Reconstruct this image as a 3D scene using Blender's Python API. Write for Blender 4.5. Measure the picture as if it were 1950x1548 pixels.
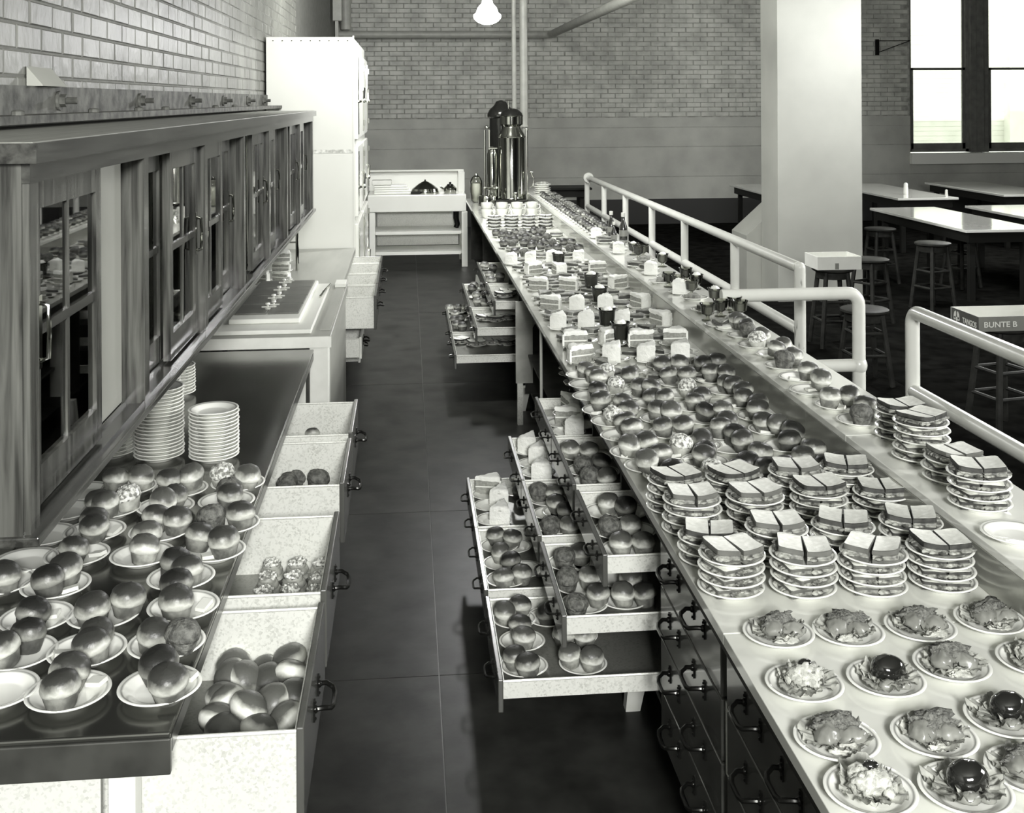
import bpy, math, random
from mathutils import Vector, Matrix, noise

for o in list(bpy.data.objects):
    bpy.data.objects.remove(o)
random.seed(7)
SC = bpy.context.scene
COL = SC.collection
PI = math.pi

# ------------------------------------------------------------------ camera
F, YAW, ROLL, YH, CZ = 2150.0, .0927, .0055, 190.0, 2.1
_r = Vector((math.cos(YAW), -math.sin(YAW), 0)); _f = Vector((math.sin(YAW), math.cos(YAW), 0)); _d = Vector((0, 0, -1))
_x = math.cos(ROLL)*_r + math.sin(ROLL)*_d
_y = -math.sin(ROLL)*_r + math.cos(ROLL)*_d
cam_data = bpy.data.cameras.new('camera')
cam = bpy.data.objects.new('camera', cam_data); COL.objects.link(cam)
cam_data.sensor_width = 36.0; cam_data.sensor_fit = 'HORIZONTAL'
cam_data.lens = 36.0*F/1950.0
cam_data.shift_y = -(774-YH)/1950.0
cam_data.clip_start = .05; cam_data.clip_end = 200
cam.matrix_world = Matrix(((_x.x, -_y.x, -_f.x, 0), (_x.y, -_y.y, -_f.y, 0), (_x.z, -_y.z, -_f.z, CZ), (0, 0, 0, 1)))
SC.camera = cam

def ray(px, py):
    return (px-975)/F*_x + (py-YH)/F*_y + _f
def at(px, py, z):            # where the sight line of a pixel meets a horizontal surface
    d = ray(px, py); t = (z-CZ)/d.z
    return Vector((d.x*t, d.y*t, z))
def atY(px, py, Y):
    d = ray(px, py); t = Y/d.y
    return Vector((d.x*t, Y, CZ+d.z*t))

# ------------------------------------------------------------------ world, lights, exposure
SC.view_settings.view_transform = 'Standard'
SC.view_settings.look = 'None'
SC.view_settings.gamma = 1
SC.view_settings.use_curve_mapping = False
SC.view_settings.exposure = 0.34
W = bpy.data.worlds.new('world'); SC.world = W; W.use_nodes = True
W.node_tree.nodes['Background'].inputs[0].default_value = (.95, 1, .93, 1)
W.node_tree.nodes['Background'].inputs[1].default_value = 1.8

def area(name, loc, target, sx, sy, power, col=(1, 1, .97), spread=PI):
    l = bpy.data.lights.new(name, 'AREA'); l.shape = 'RECTANGLE'; l.size = sx; l.size_y = sy; l.energy = power; l.color = col
    l.spread = spread
    o = bpy.data.objects.new(name, l); COL.objects.link(o); o.location = loc
    o.rotation_euler = (Vector(target)-Vector(loc)).to_track_quat('-Z', 'Y').to_euler()
    return o
area('photographer_lamp', (.45, -2.3, 3.0), (.4, 6.5, 1.0), .9, .8, 400)
area('daylight_side', (8.4, 4.5, 3.0), (1, 5.0, .9), 5.0, 1.8, 60, spread=.8)
area('daylight_far', (8.3, 14.0, 2.9), (4, 13.5, .9), 3.0, 1.8, 130)
area('aisle_end_fill', (.6, 7.2, 4.15), (.3, 13.0, .6), 2.0, 1.0, 150)  # added fill light overhead, brightens the steam table and far end
area('far_wall_fill', (.3, 10.6, 4.15), (.2, 14.6, .4), 1.2, 1.0, 130)  # second added fill, lifts the steam table and back wall
sun = bpy.data.lights.new('sun', 'SUN'); sun.energy = 3; sun.angle = .02
so = bpy.data.objects.new('sun', sun); COL.objects.link(so); so.rotation_euler = Vector((.25, .75, -.6)).to_track_quat('-Z', 'Y').to_euler()

# ------------------------------------------------------------------ materials
TINT = (.985, 1.0, .91)
def gcol(g, k=1.0):
    # photographic paper: slightly green-yellow print tone, nearly neutral in the whites
    t = 1.0 if g < .4 else 1.0-(g-.4)/.6*.55
    return (g*(1-(1-TINT[0])*t)*k, g*k, g*(1-(1-TINT[2])*t)*k, 1)

def node_mat(name):
    m = bpy.data.materials.new(name); m.use_nodes = True
    nt = m.node_tree; b = nt.nodes['Principled BSDF']
    return m, nt, b
def N(nt, t, **kw):
    n = nt.nodes.new(t)
    for k, v in kw.items():
        if k in n.inputs.keys() if isinstance(k, str) else False: n.inputs[k].default_value = v
        else: setattr(n, k, v)
    return n
WORLD_COORDS = [False]
def coords(nt, scale=(1, 1, 1), kind='Object'):
    mp = N(nt, 'ShaderNodeMapping')
    if kind == 'World' or WORLD_COORDS[0]:
        mp.inputs['Scale'].default_value = scale
        nt.links.new(N(nt, 'ShaderNodeNewGeometry').outputs['Position'], mp.inputs[0]); return mp.outputs[0]
    tc = N(nt, 'ShaderNodeTexCoord')
    mp.inputs['Scale'].default_value = scale
    nt.links.new(tc.outputs[kind], mp.inputs[0])
    return mp.outputs[0]
def ramp(nt, fac, stops):
    r = N(nt, 'ShaderNodeValToRGB'); e = r.color_ramp.elements
    e[0].position, e[0].color = stops[0][0], gcol(stops[0][1])
    e[1].position, e[1].color = stops[-1][0], gcol(stops[-1][1])
    for p, g in stops[1:-1]:
        k = e.new(p); k.color = gcol(g)
    nt.links.new(fac, r.inputs[0]); return r.outputs[0]
def bump(nt, b, height, strength=.3, dist=.002):
    bp = N(nt, 'ShaderNodeBump'); bp.inputs['Strength'].default_value = strength; bp.inputs['Distance'].default_value = dist
    nt.links.new(height, bp.inputs['Height']); nt.links.new(bp.outputs[0], b.inputs['Normal'])
def mk(name, g, rough=.6, metal=0., var=0., vscale=8., bmp=0., bscale=60., stretch=(1, 1, 1), coat=0., bdist=.002, detail=4., g2=None, lo=.35, hi=.65):
    m, nt, b = node_mat(name)
    b.inputs['Roughness'].default_value = rough; b.inputs['Metallic'].default_value = metal
    b.inputs['Coat Weight'].default_value = coat; b.inputs['Coat Roughness'].default_value = .08
    if var or g2 is not None:
        n = N(nt, 'ShaderNodeTexNoise'); n.inputs['Scale'].default_value = vscale; n.inputs['Detail'].default_value = detail
        nt.links.new(coords(nt, stretch), n.inputs['Vector'])
        a = g*(1-var); c = g*(1+var) if g2 is None else g2
        nt.links.new(ramp(nt, n.outputs['Fac'], [(lo, a), (hi, min(c, .95))]), b.inputs['Base Color'])
    else:
        b.inputs['Base Color'].default_value = gcol(g)
    if bmp:
        n2 = N(nt, 'ShaderNodeTexNoise'); n2.inputs['Scale'].default_value = bscale; n2.inputs['Detail'].default_value = 5
        nt.links.new(coords(nt, stretch), n2.inputs['Vector'])
        bump(nt, b, n2.outputs['Fac'], bmp, bdist)
    return m

M = {}
def dull(m, sp):
    m.node_tree.nodes['Principled BSDF'].inputs['Specular IOR Level'].default_value = sp
M['plaster'] = mk('pillar_paint', .38, .7, var=.06, vscale=2, bmp=.15, bscale=30)
WORLD_COORDS[0] = True
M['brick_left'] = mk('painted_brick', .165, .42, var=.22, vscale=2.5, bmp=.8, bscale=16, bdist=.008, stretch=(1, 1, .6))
M['brick_back'] = mk('painted_brick_back', .40, .5, var=.2, vscale=5, bmp=.4, bscale=30, bdist=.005)
M['mortar'] = mk('painted_mortar', .26, .8, var=.3, vscale=12, bmp=.4, bscale=60)
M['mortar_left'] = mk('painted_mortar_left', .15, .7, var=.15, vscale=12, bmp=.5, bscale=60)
M['concrete'] = mk('painted_concrete', .36, .6, var=.12, vscale=2.2, bmp=.25, bscale=14, bdist=.004)
WORLD_COORDS[0] = False
M['ceiling'] = mk('ceiling_paint', .22, .8)
M['wall_plain'] = mk('side_wall_paint', .14, .8, var=.05)
M['floor_dimmed'] = mk('dimmed_dining_floor', .006, .5, g2=.014, vscale=6, bmp=.1, detail=8)  # dark dining floor, coloured darker still to offset lamp light spilling there
M['linoleum'] = mk('linoleum', .014, .38, g2=.036, vscale=5, bmp=.12, bscale=40, detail=8)
M['steel_dark'] = mk('worn_monel', .17, .17, metal=.85, var=.2, vscale=3, bmp=.04, bscale=12)
M['edge_dark'] = mk('dark_edge', .055, .3, metal=.3, var=.3, vscale=9, bmp=.05, bscale=30)
M['wood_light'] = mk('pale_wood', .30, .42, var=.12, vscale=7, stretch=(1, .12, 1), bmp=.1, bscale=40)
M['wood_white'] = mk('scrubbed_wood', .72, .4, var=.06, vscale=9, stretch=(1, .1, 1))
M['lid_grey'] = mk('rubber_lid', .13, .4, var=.1)
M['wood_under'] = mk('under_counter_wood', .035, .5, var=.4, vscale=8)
M['front_wood'] = mk('drawer_front_wood', .045, .26, g2=.085, vscale=10, stretch=(1, .6, .15), coat=.4)
M['iron'] = mk('black_iron', .02, .22, metal=.7)
M['beam'] = mk('rusty_steel', .045, .6, g2=.15, vscale=14, bmp=.6, bscale=60, detail=8, bdist=.003)
M['china'] = mk('white_china', .86, .12, coat=.6)
M['butter'] = mk('butter', .72, .45)
M['white_paint'] = mk('white_enamel_pipe', .66, .3, var=.04, coat=.3)
M['scuffed_paint'] = mk('scuffed_pipe', .66, .35, g2=.30, vscale=30, lo=.60, hi=.68, stretch=(1, 1, .35))
M['grey_pipe'] = mk('painted_pipe', .36, .45, var=.1)
M['counter'] = mk('milk_glass', .68, .13, var=.03, vscale=2, coat=.5)
M['shelf'] = mk('shelf_glass', .76, .14, coat=.5)
M['riser'] = mk('polished_riser', .36, .20, metal=.45, var=.12, vscale=3, bmp=.05, bscale=5)
M['post_metal'] = mk('brushed_post', .48, .35, metal=.3, var=.35, vscale=4)
M['enamel'] = mk('fridge_enamel', .72, .22, var=.03, vscale=1.5, coat=.3)
M['enamel_seam'] = mk('fridge_seam', .55, .4, var=.35, vscale=30)
M['chrome'] = mk('chrome', .75, .07, metal=1.)
M['chrome_dark'] = mk('nickel', .42, .1, metal=1., var=.2, vscale=2)
M['copper_dark'] = mk('dark_dome', .045, .15, metal=.7)
M['frost'] = mk('frosting', .88, .55, bmp=1., bscale=70, bdist=.006)
M['sponge'] = mk('sponge_cake', .30, .85, var=.18, vscale=90, bmp=.6, bscale=150, bdist=.003)
M['sponge_dark'] = mk('dark_cake', .10, .85, var=.3, vscale=90, bmp=.6, bscale=150)
M['filling'] = mk('cream_filling', .8, .5)
M['pie_crust'] = mk('pie_crust', .34, .6, g2=.12, vscale=40, bmp=.5, bscale=80)
M['pie_dark'] = mk('pie_filling', .045, .25, coat=.5)
M['crumb'] = mk('bread_crumb', .84, .8, var=.10, vscale=55, bmp=.5, bscale=160, bdist=.002)
M['crust'] = mk('bread_crust', .10, .6, var=.25, vscale=30)
M['crumb_dark'] = mk('rye_crumb', .74, .8, var=.1, vscale=55, bmp=.5, bscale=160)
M['crust_dark'] = mk('rye_crust', .04, .6, var=.4, vscale=60)
M['meat'] = mk('sandwich_filling', .07, .5, g2=.38, vscale=60, bmp=.6, bscale=90, bdist=.004)
M['lettuce'] = mk('lettuce', .46, .4, g2=.20, vscale=35, bmp=.7, bscale=60, bdist=.004)
M['pear'] = mk('pear_half', .20, .32, var=.12, vscale=20, coat=.3)
M['grated'] = mk('grated_topping', .08, .75, g2=.20, vscale=160, bmp=1., bscale=220, bdist=.006)
M['salad'] = mk('creamy_salad', .52, .4, g2=.30, vscale=60, bmp=1., bscale=60, bdist=.008)
M['prune'] = mk('glossy_dark_fruit', .012, .08, coat=.8)
M['jelly'] = mk('dark_jelly', .03, .15, coat=.6)
M['jelly_mid'] = mk('mid_jelly', .16, .15, coat=.6)
def roll_mat(name, top, rim):
    m, nt, b = node_mat(name)
    sx = N(nt, 'ShaderNodeSeparateXYZ'); nt.links.new(coords(nt), sx.inputs[0])
    n = N(nt, 'ShaderNodeTexNoise'); n.inputs['Scale'].default_value = 24; n.inputs['Detail'].default_value = 5; n.inputs['Distortion'].default_value = .6
    nt.links.new(coords(nt), n.inputs['Vector'])
    ab = N(nt, 'ShaderNodeMath', operation='ABSOLUTE'); nt.links.new(sx.outputs[2], ab.inputs[0])
    mr = N(nt, 'ShaderNodeMapRange'); mr.inputs[1].default_value = .004; mr.inputs[2].default_value = .024
    nt.links.new(ab.outputs[0], mr.inputs[0])
    mu = N(nt, 'ShaderNodeMath', operation='MULTIPLY_ADD'); mu.inputs[1].default_value = 1.1; mu.inputs[2].default_value = -.50
    nt.links.new(n.outputs['Fac'], mu.inputs[0])
    ad = N(nt, 'ShaderNodeMath', operation='ADD'); nt.links.new(mr.outputs[0], ad.inputs[0]); nt.links.new(mu.outputs[0], ad.inputs[1])
    nt.links.new(ramp(nt, ad.outputs[0], [(.1, rim), (.45, rim*.55), (.75, top)]), b.inputs['Base Color'])
    b.inputs['Roughness'].default_value = .4
    n2 = N(nt, 'ShaderNodeTexNoise'); n2.inputs['Scale'].default_value = 160
    nt.links.new(coords(nt), n2.inputs['Vector']); bump(nt, b, n2.outputs['Fac'], .3, .002)
    return m
M['roll_a'] = roll_mat('roll_crust', .10, .74); M['roll_b'] = roll_mat('roll_crust_dark', .06, .42)
M['icing'] = mk('icing_nuts', .22, .35, g2=.85, vscale=95, lo=.42, hi=.56, bmp=1., bscale=110, bdist=.008)
M['dough'] = mk('sweet_roll_dough', .42, .5, g2=.2, vscale=30, bmp=.3)
M['stool_wood'] = mk('stool_wood', .028, .5, var=.3, vscale=12)
M['table_top'] = mk('cafe_table_top', .80, .10, coat=.6, var=.03)
M['table_dark'] = mk('table_base_wood', .018, .5)
M['card'] = mk('white_card', .72, .6, var=.04)
M['card_dark'] = mk('printed_card', .09, .5, var=.1)
M['card_mid'] = mk('printed_card_mid', .22, .5, var=.1)
M['print'] = mk('pale_lettering', .72, .5)
M['win_wood'] = mk('window_wood', .12, .45, var=.2)
M['sill'] = mk('window_sill_paint', .7, .4)
M['facade'] = mk('facade_brick', .80, .8, var=.08, vscale=2)
M['inside'] = mk('cabinet_inside', .70, .5, var=.1, vscale=4)
M['panel_paint'] = mk('panel_paint', .36, .4, var=.08, vscale=3)
M['bran'] = mk('bran_muffin', .055, .7, g2=.17, vscale=70, bmp=1., bscale=120, bdist=.006)
M['flesh'] = mk('cup_china', .58, .15, coat=.5)

def glass_mat(name, rough=.02, tint=.97, alpha_mix=.82):
    m, nt, b = node_mat(name)
    nt.nodes.remove(b)
    out = [n for n in nt.nodes if n.type == 'OUTPUT_MATERIAL'][0]
    tr = N(nt, 'ShaderNodeBsdfTransparent'); tr.inputs[0].default_value = gcol(tint)
    gl = N(nt, 'ShaderNodeBsdfGlossy'); gl.inputs['Roughness'].default_value = rough; gl.inputs[0].default_value = (1, 1, 1, 1)
    fr = N(nt, 'ShaderNodeFresnel'); fr.inputs[0].default_value = 1.55
    mx = N(nt, 'ShaderNodeMixShader')
    nt.links.new(fr.outputs[0], mx.inputs[0]); nt.links.new(tr.outputs[0], mx.inputs[1]); nt.links.new(gl.outputs[0], mx.inputs[2])
    nt.links.new(mx.outputs[0], out.inputs[0])
    return m
M['glass'] = glass_mat('pane_glass', .015, .92)
M['glass_cup'] = glass_mat('tumbler_glass', .03, .85)

def wood_mat(name, g1, g2, rough, axis='z', coat=.3):
    m, nt, b = node_mat(name)
    st = {'z': (9, 9, .5), 'y': (9, .5, 9), 'x': (.5, 9, 9)}[axis]
    n = N(nt, 'ShaderNodeTexNoise'); n.inputs['Scale'].default_value = 6; n.inputs['Detail'].default_value = 7; n.inputs['Distortion'].default_value = .4
    nt.links.new(coords(nt, st), n.inputs['Vector'])
    nt.links.new(ramp(nt, n.outputs['Fac'], [(.32, g1), (.72, g2)]), b.inputs['Base Color'])
    b.inputs['Roughness'].default_value = rough; b.inputs['Coat Weight'].default_value = coat; b.inputs['Coat Roughness'].default_value = .12
    return m
M['cab_wood'] = wood_mat('varnished_oak', .016, .12, .24, 'z', .3)
M['cab_wood_y'] = wood_mat('varnished_oak_rail', .016, .07, .24, 'y', .3)
M['cab_top'] = wood_mat('cabinet_top_board', .20, .28, .5, 'y', .1)

def galv(name, g=.62, metal=.55):
    m, nt, b = node_mat(name)
    v = N(nt, 'ShaderNodeTexVoronoi'); v.inputs['Scale'].default_value = 190
    nt.links.new(coords(nt), v.inputs['Vector'])
    s = N(nt, 'ShaderNodeSeparateColor'); nt.links.new(v.outputs['Color'], s.inputs[0])
    n = N(nt, 'ShaderNodeTexNoise'); n.inputs['Scale'].default_value = 9; n.inputs['Detail'].default_value = 6
    nt.links.new(coords(nt), n.inputs['Vector'])
    ad = N(nt, 'ShaderNodeMath', operation='ADD'); nt.links.new(s.outputs[0], ad.inputs[0]); nt.links.new(n.outputs['Fac'], ad.inputs[1])
    nt.links.new(ramp(nt, ad.outputs[0], [(.35, g*.74), (.85, g), (1.0, min(.95, g*1.05))]), b.inputs['Base Color'])
    b.inputs['Metallic'].default_value = metal; b.inputs['Roughness'].default_value = .38
    return m
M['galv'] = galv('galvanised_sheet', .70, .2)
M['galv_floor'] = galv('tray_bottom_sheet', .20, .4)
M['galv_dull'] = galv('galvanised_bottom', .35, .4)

def plate_mat():
    m, nt, b = node_mat('banded_china')
    sx = N(nt, 'ShaderNodeSeparateXYZ'); nt.links.new(coords(nt), sx.inputs[0])
    cb = N(nt, 'ShaderNodeCombineXYZ'); nt.links.new(sx.outputs[0], cb.inputs[0]); nt.links.new(sx.outputs[1], cb.inputs[1])
    ln = N(nt, 'ShaderNodeVectorMath', operation='LENGTH'); nt.links.new(cb.outputs[0], ln.inputs[0])
    r = N(nt, 'ShaderNodeValToRGB'); r.color_ramp.interpolation = 'LINEAR'
    nt.links.new(ln.outputs['Value'], r.inputs[0])
    e = r.color_ramp.elements
    w, d, s = gcol(.86), gcol(.13), gcol(.50)
    R0 = [(0, w), (.0512, w), (.0517, s), (.0530, s), (.0536, w), (.0738, w), (.0743, d), (.0761, d), (.0767, w), (.2, w)]
    e[0].position, e[0].color = R0[0]; e[1].position, e[1].color = R0[-1]
    for p, c in R0[1:-1]:
        k = e.new(p); k.color = c
    nt.links.new(r.outputs[0], b.inputs['Base Color'])
    b.inputs['Roughness'].default_value = .12; b.inputs['Coat Weight'].default_value = .5
    return m
M['plate'] = plate_mat()

def crown_mat(name, top, rim):
    m, nt, b = node_mat(name)
    sx = N(nt, 'ShaderNodeSeparateXYZ'); nt.links.new(coords(nt), sx.inputs[0])
    n = N(nt, 'ShaderNodeTexNoise'); n.inputs['Scale'].default_value = 26; n.inputs['Detail'].default_value = 6
    nt.links.new(coords(nt), n.inputs['Vector'])
    mr = N(nt, 'ShaderNodeMapRange'); mr.inputs[1].default_value = .030; mr.inputs[2].default_value = .066
    nt.links.new(sx.outputs[2], mr.inputs[0])
    mu = N(nt, 'ShaderNodeMath', operation='MULTIPLY_ADD'); mu.inputs[1].default_value = 1.15; mu.inputs[2].default_value = -.56
    nt.links.new(n.outputs['Fac'], mu.inputs[0])
    ad = N(nt, 'ShaderNodeMath', operation='ADD'); nt.links.new(mr.outputs[0], ad.inputs[0]); nt.links.new(mu.outputs[0], ad.inputs[1])
    nt.links.new(ramp(nt, ad.outputs[0], [(.02, rim*.8), (.20, rim), (.42, rim*.5+top*.5), (.70, top)]), b.inputs['Base Color'])
    b.inputs['Roughness'].default_value = .42
    n2 = N(nt, 'ShaderNodeTexNoise'); n2.inputs['Scale'].default_value = 160
    nt.links.new(coords(nt), n2.inputs['Vector']); bump(nt, b, n2.outputs['Fac'], .35, .002)
    return m
CR = {'l': crown_mat('pale_muffin_crown', .08, .70), 'm': crown_mat('brown_muffin_crown', .040, .54), 'd': crown_mat('dark_muffin_crown', .018, .26),
      'r': M['bran'], 'n': M['icing']}
BS = {'l': mk('pale_muffin_side', .36, .6, g2=.13, vscale=35, bmp=.5, bscale=90), 'm': mk('brown_muffin_side', .24, .6, g2=.08, vscale=35, bmp=.5, bscale=90),
      'd': mk('dark_muffin_side', .09, .6, g2=.035, vscale=35, bmp=.5, bscale=90), 'r': M['bran'], 'n': mk('iced_muffin_side', .55, .6, g2=.3, vscale=30, bmp=.3)}

def emit(name, s):
    m, nt, b = node_mat(name)
    b.inputs['Base Color'].default_value = (.9, .9, .85, 1)
    b.inputs['Emission Color'].default_value = (1, 1, .96, 1); b.inputs['Emission Strength'].default_value = s
    return m
M['globe'] = emit('lit_opal_glass', 5)

for k_, v_ in (('floor_dimmed', .0), ('linoleum', .12), ('stool_wood', .1), ('table_dark', .1), ('cab_wood', .25), ('cab_wood_y', .25), ('cab_top', .2), ('beam', .15), ('wood_under', .1), ('brick_left', .25), ('edge_dark', .4)): dull(M[k_], v_)
# ------------------------------------------------------------------ mesh building
class MB:
    def __init__(s): s.v = []; s.f = []; s.m = []; s.s = []
    def face(s, idx, m=0, sm=False): s.f.append(idx); s.m.append(m); s.s.append(sm)
    def box(s, x0, y0, z0, x1, y1, z1, m=0):
        if x0 > x1: x0, x1 = x1, x0
        if y0 > y1: y0, y1 = y1, y0
        if z0 > z1: z0, z1 = z1, z0
        b = len(s.v)
        s.v += [(x0, y0, z0), (x1, y0, z0), (x1, y1, z0), (x0, y1, z0), (x0, y0, z1), (x1, y0, z1), (x1, y1, z1), (x0, y1, z1)]
        for q in ((0, 3, 2, 1), (4, 5, 6, 7), (0, 1, 5, 4), (1, 2, 6, 5), (2, 3, 7, 6), (3, 0, 4, 7)):
            s.face([b+i for i in q], m)
        return s
    def hexa(s, p, m=0):          # eight corners, bottom four then top four
        b = len(s.v); s.v += [tuple(q) for q in p]
        for q in ((0, 3, 2, 1), (4, 5, 6, 7), (0, 1, 5, 4), (1, 2, 6, 5), (2, 3, 7, 6), (3, 0, 4, 7)):
            s.face([b+i for i in q], m)
        return s
    def extrude(s, poly, vec, m=0, mside=None, sm=False):
        b = len(s.v); n = len(poly); vec = Vector(vec)
        s.v += [tuple(p) for p in poly] + [tuple(Vector(p)+vec) for p in poly]
        s.face([b+n-1-i for i in range(n)], m); s.face([b+n+i for i in range(n)], m)
        for i in range(n):
            j = (i+1) % n
            s.face([b+i, b+j, b+n+j, b+n+i], m if mside is None else mside, sm)
        return s
    def lathe(s, prof, n=20, c=(0, 0, 0), m=0, jit=None, ms=None, close=True):
        b = len(s.v)
        for k, (r, z) in enumerate(prof):
            for i in range(n):
                a = 2*PI*i/n; q = 1.0 if jit is None else jit(a, k)
                s.v.append((c[0]+r*q*math.cos(a), c[1]+r*q*math.sin(a), c[2]+z))
        for k in range(len(prof)-1):
            for i in range(n):
                j = (i+1) % n
                s.face([b+k*n+i, b+k*n+j, b+(k+1)*n+j, b+(k+1)*n+i], m if ms is None else ms[k], True)
        if close:
            if prof[0][0] > 1e-4: s.face([b+i for i in range(n)][::-1], m if ms is None else ms[0], False)
            if prof[-1][0] > 1e-4: s.face([b+(len(prof)-1)*n+i for i in range(n)], m if ms is None else ms[-1], False)
        return s
    def tube(s, pts, r, n=12, m=0, caps=True, r2=None):
        pts = [Vector(p) for p in pts]; b = len(s.v); L = len(pts)
        up = None
        for k, p in enumerate(pts):
            t = (pts[min(k+1, L-1)]-pts[max(k-1, 0)]).normalized()
            if up is None:
                up = Vector((0, 0, 1)) if abs(t.z) < .9 else Vector((1, 0, 0))
            a = t.cross(up).normalized(); c = a.cross(t).normalized(); up = c
            rr = r if r2 is None else r+(r2-r)*k/(L-1)
            for i in range(n):
                th = 2*PI*i/n
                s.v.append(tuple(p+a*math.cos(th)*rr+c*math.sin(th)*rr))
        for k in range(L-1):
            for i in range(n):
                j = (i+1) % n
                s.face([b+k*n+i, b+(k+1)*n+i, b+(k+1)*n+j, b+k*n+j], m, True)
        if caps:
            s.face([b+i for i in range(n)], m); s.face([b+(L-1)*n+i for i in range(n)][::-1], m)
        return s
    def ball(s, c, rx, ry, rz, m=0, nu=16, nv=10, amp=0., fr=40., seed=0., zmin=-1.0, flat=None):
        b = len(s.v)
        for k in range(nv+1):
            ph = -PI/2+PI*k/nv
            for i in range(nu):
                th = 2*PI*i/nu
                d = Vector((math.cos(ph)*math.cos(th), math.cos(ph)*math.sin(th), math.sin(ph)))
                q = 1+amp*noise.noise(d*fr*.05+Vector((seed, seed*.7, -seed)))+amp*.5*noise.noise(d*fr*.12+Vector((seed, 3, -seed)))
                z = max(d.z*q, zmin)
                s.v.append((c[0]+d.x*q*rx, c[1]+d.y*q*ry, c[2]+z*rz))
        for k in range(nv):
            for i in range(nu):
                j = (i+1) % nu
                s.face([b+k*nu+i, b+k*nu+j, b+(k+1)*nu+j, b+(k+1)*nu+i], m, True)
        return s
    def move(s, mat, start=0):
        for i in range(start, len(s.v)): s.v[i] = tuple(mat @ Vector(s.v[i]))
        return s
    def mesh(s, name, mats, sharp=.6):
        me = bpy.data.meshes.new(name)
        me.from_pydata(s.v, [], s.f)
        for m in (mats if isinstance(mats, (list, tuple)) else [mats]): me.materials.append(m)
        me.polygons.foreach_set('material_index', s.m)
        me.polygons.foreach_set('use_smooth', s.s)
        me.update()
        if any(s.s):
            try: me.set_sharp_from_angle(angle=sharp)
            except Exception: pass
        return me

WL = {}
def link(o, parent=None, loc=(0, 0, 0)):
    COL.objects.link(o); o.location = loc
    if parent is not None: o.parent = parent
    return o
def wloc(p):
    return WL.get(p.name, Vector((0, 0, 0))) if p is not None else Vector((0, 0, 0))
def tag(o, label=None, cat=None, group=None, kind=None):
    if label: o['label'] = label
    if cat: o['category'] = cat
    if group: o['group'] = group
    if kind: o['kind'] = kind
    return o
def thing(name, label, cat, loc=(0, 0, 0), rz=0, group=None):
    o = bpy.data.objects.new(name, None); o.empty_display_size = .05
    COL.objects.link(o); o.location = loc; o.rotation_euler = (0, 0, rz)
    WL[o.name] = Vector(loc)
    return tag(o, label, cat, group)
def put(name, mb, mats, parent=None, bevel=0, kind=None, label=None, sharp=.6):
    """mesh given in world coordinates, linked as one object centred on itself"""
    xs = [v[0] for v in mb.v]; ys = [v[1] for v in mb.v]; zs = [v[2] for v in mb.v]
    c = Vector(((min(xs)+max(xs))/2, (min(ys)+max(ys))/2, min(zs)))
    mb.v = [(v[0]-c.x, v[1]-c.y, v[2]-c.z) for v in mb.v]
    o = bpy.data.objects.new(name, mb.mesh(name, mats, sharp))
    link(o, parent, c-wloc(parent)); WL[o.name] = c
    if bevel:
        bm = o.modifiers.new('bevel', 'BEVEL'); bm.width = bevel; bm.segments = 2; bm.limit_method = 'ANGLE'
    if kind: o['kind'] = kind
    if label: o['label'] = label
    return o
def inst(name, me, parent=None, loc=(0, 0, 0), rot=(0, 0, 0), scale=None):
    o = bpy.data.objects.new(name, me); link(o, parent, loc); o.rotation_euler = rot
    if scale: o.scale = scale
    return o
def bx(*a): return MB().box(*a)
ORD = 'zeroth first second third fourth fifth sixth seventh eighth ninth tenth eleventh twelfth thirteenth fourteenth fifteenth sixteenth seventeenth eighteenth nineteenth twentieth'.split()
ORD += ['twenty-first', 'twenty-second', 'twenty-third', 'twenty-fourth', 'twenty-fifth', 'twenty-sixth', 'twenty-seventh', 'twenty-eighth', 'twenty-ninth', 'thirtieth']

# ------------------------------------------------------------------ room
XL, YB, XR, YN, ZC = -1.15, 18.7, 12.0, -3.0, 4.3
fl = put('floor', bx(-1.4, YN-.2, -.2, XR+.2, YB+.2, -.004), M['edge_dark'], kind='structure')
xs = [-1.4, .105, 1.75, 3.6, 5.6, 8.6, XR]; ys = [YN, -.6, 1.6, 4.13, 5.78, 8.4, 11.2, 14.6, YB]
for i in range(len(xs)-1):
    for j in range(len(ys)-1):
        put('floor_sheet', bx(xs[i]+.002, ys[j]+.002, -.004, xs[i+1]-.002, ys[j+1]-.002, 0), M['linoleum' if i < 2 else 'floor_dimmed'], fl)
put('ceiling', bx(-1.6, YN-.2, ZC, XR+.2, YB+.3, ZC+.3), M['ceiling'], kind='structure')
put('wall_right', bx(XR, YN-.2, 0, XR+.2, YB+.2, ZC), M['wall_plain'], kind='structure')
put('wall_front', bx(-1.6, YN-.2, 0, XR, YN, ZC), M['wall_plain'], kind='structure')
wl = put('wall_left', bx(XL-.25, YN, 0, XL-.006, YB+.2, ZC), M['mortar_left'], kind='structure')
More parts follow.
